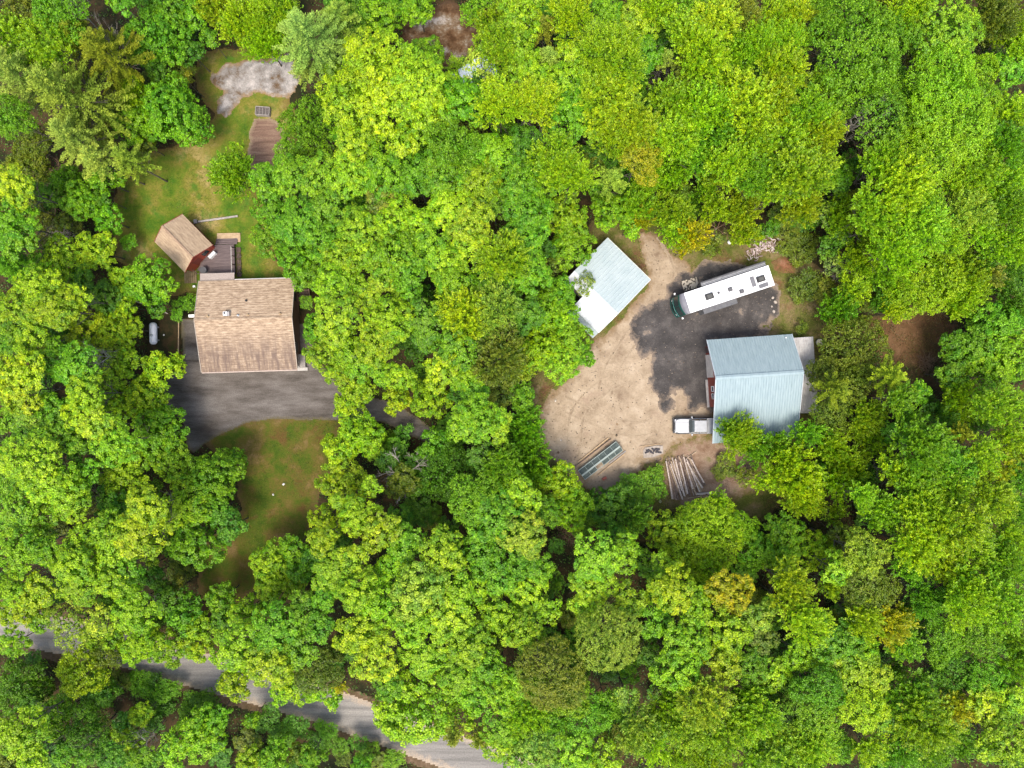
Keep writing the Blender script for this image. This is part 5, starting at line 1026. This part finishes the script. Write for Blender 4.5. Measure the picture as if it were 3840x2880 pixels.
scatter('undergrowth', 150000, lambda x, y: outside(x, y), .9, .24, .15, (.055, .14, .012), 'dark green undergrowth on the forest floor', .84)
scatter('ferns', 45000, lambda x, y: outside(x, y), .6, .26, .09, (.10, .15, .015), 'lighter green low plants between the trees', 1.02)
vg = A2(verge); sg = A2(sand); gg = A2(gravel)
hard = [A2(P_) for P_ in (sand, gravel, litter)]
scatter('verge_weeds', 60000, lambda x, y: (poly_sd(vg, x, y) > 0) & outside(x, y, hard + gb), .35, .15, .07, (.14, .16, .02), 'rough weeds and grass around the sand yard', .92, (0, 40, -20, 22))
scatter('lawn_tufts', 34000, lambda x, y: ((poly_sd(A2(lawnA), x, y) > .2)) & outside(x, y, [A2(rock), A2(bed)] + gb2), .10, .13, .05, (.11, .15, .018), 'short uneven grass tufts on the upper lawn', .9, (-52, -25, 8, 44))
scatter('lawn_tufts', 22000, lambda x, y: ((poly_sd(A2(lawnB), x, y) > .2)), .08, .12, .05, (.085, .095, .014), 'short mossy grass tufts on the lower lawn', .95, (-40, -18, -30, -2))
scatter('roadside_weeds', 22000, lambda x, y: outside(x, y, [A2(road), A2(lawnB)]) & (np.abs(poly_sd(A2(shoulder), x, y)) < 1.6) & (poly_sd(A2(shoulder), x, y) < .25), .4, .2, .09, (.09, .15, .012), 'green weeds along the road edge', .8, (-66, 10, -52, -20))
scatter('litter_weeds', 26000, lambda x, y: (poly_sd(A2(bare1), x, y) > -2) & outside(x, y, [A2(litter)] + gb), .25, .16, .08, (.12, .10, .03), 'dry weeds over the brown soil opening right of the garage', 1.0, (34, 62, -2, 16))
scatter('leaf_litter', 16000, lambda x, y: (poly_sd(A2(bare2), x, y) > -1), .12, .18, .12, (.14, .07, .025), 'brown leaf litter and moss in the rocky opening at the top', 1.0, (-22, 0, 30, 52))
scatter('dead_leaves', 50000, lambda x, y: outside(x, y), .05, .18, .13, (.13, .075, .03), 'fallen brown leaves on the forest floor', .98)
pv = []; nP = 1500
px_ = rng.uniform(2, 40, nP * 3); py_ = rng.uniform(-20, 20, nP * 3); kx = ((poly_sd(A2(sand), px_, py_) > 0) | (poly_sd(A2(gravel), px_, py_) > 0)) & outside(px_, py_, gb)
m_ = MB()
for x, y in zip(px_[kx], py_[kx]):
    r = random.choice((.03, .04, .05, .09)) * random.uniform(.7, 1.2); a = random.uniform(0, 2)
    m_.add([(x + r * math.cos(a + k * 1.571), y + r * .8 * math.sin(a + k * 1.571), .024) for k in range(4)] + [(x, y, .024 + r * .8)], [(0, 1, 4), (1, 2, 4), (2, 3, 4), (3, 0, 4)])
struct(m_.build('pebbles', zone_mat('pebble_stone', [(0.4, (0.07, 0.05, 0.035)), (0.5, (0.15, 0.12, 0.09)), (0.62, (0.32, 0.28, 0.23))], 5, 9), None), 'pebbles and bark bits scattered on the sand and gravel', 'stuff')
# the wood going on outside the picture
allp = []; q0 = np.concatenate([p[0] for p in LEAFDATA]).reshape(-1, 4, 3); q1 = np.concatenate([p[1] for p in LEAFDATA]).reshape(-1, 4); q2 = np.concatenate([p[2] for p in LEAFDATA]).reshape(-1, 4)
for k in range(400):
    x = rng.uniform(-92, 92); y = rng.uniform(-76, 76)
    if (abs(x) < 67 and abs(y) < 51.5) or len(allp) > 84 or any(math.hypot(x - a[3][0], y - a[3][1]) < 7.5 for a in allp): continue
    if poly_sd(A2(shoulder), np.array([x]), np.array([y]))[0] > -3: continue
    s_ = rng.choice(len(q0), 1100, replace=False); V = q0[s_]; cen = V.mean(1, keepdims=True); V = cen * 1.55 + (V - cen) * 2.1 + np.array([x, y, rng.uniform(8, 11)])
    allp.append((V.reshape(-1, 3), q1[s_].ravel(), q2[s_].ravel(), (x, y)))
o = link('surrounding_forest', leaf_mesh('surrounding_forest', [a[:3] for a in allp], LEAF)); o.color = (.13, .21, .01, 1); struct(o, 'wood going on beyond the edges of the photo', 'stuff')
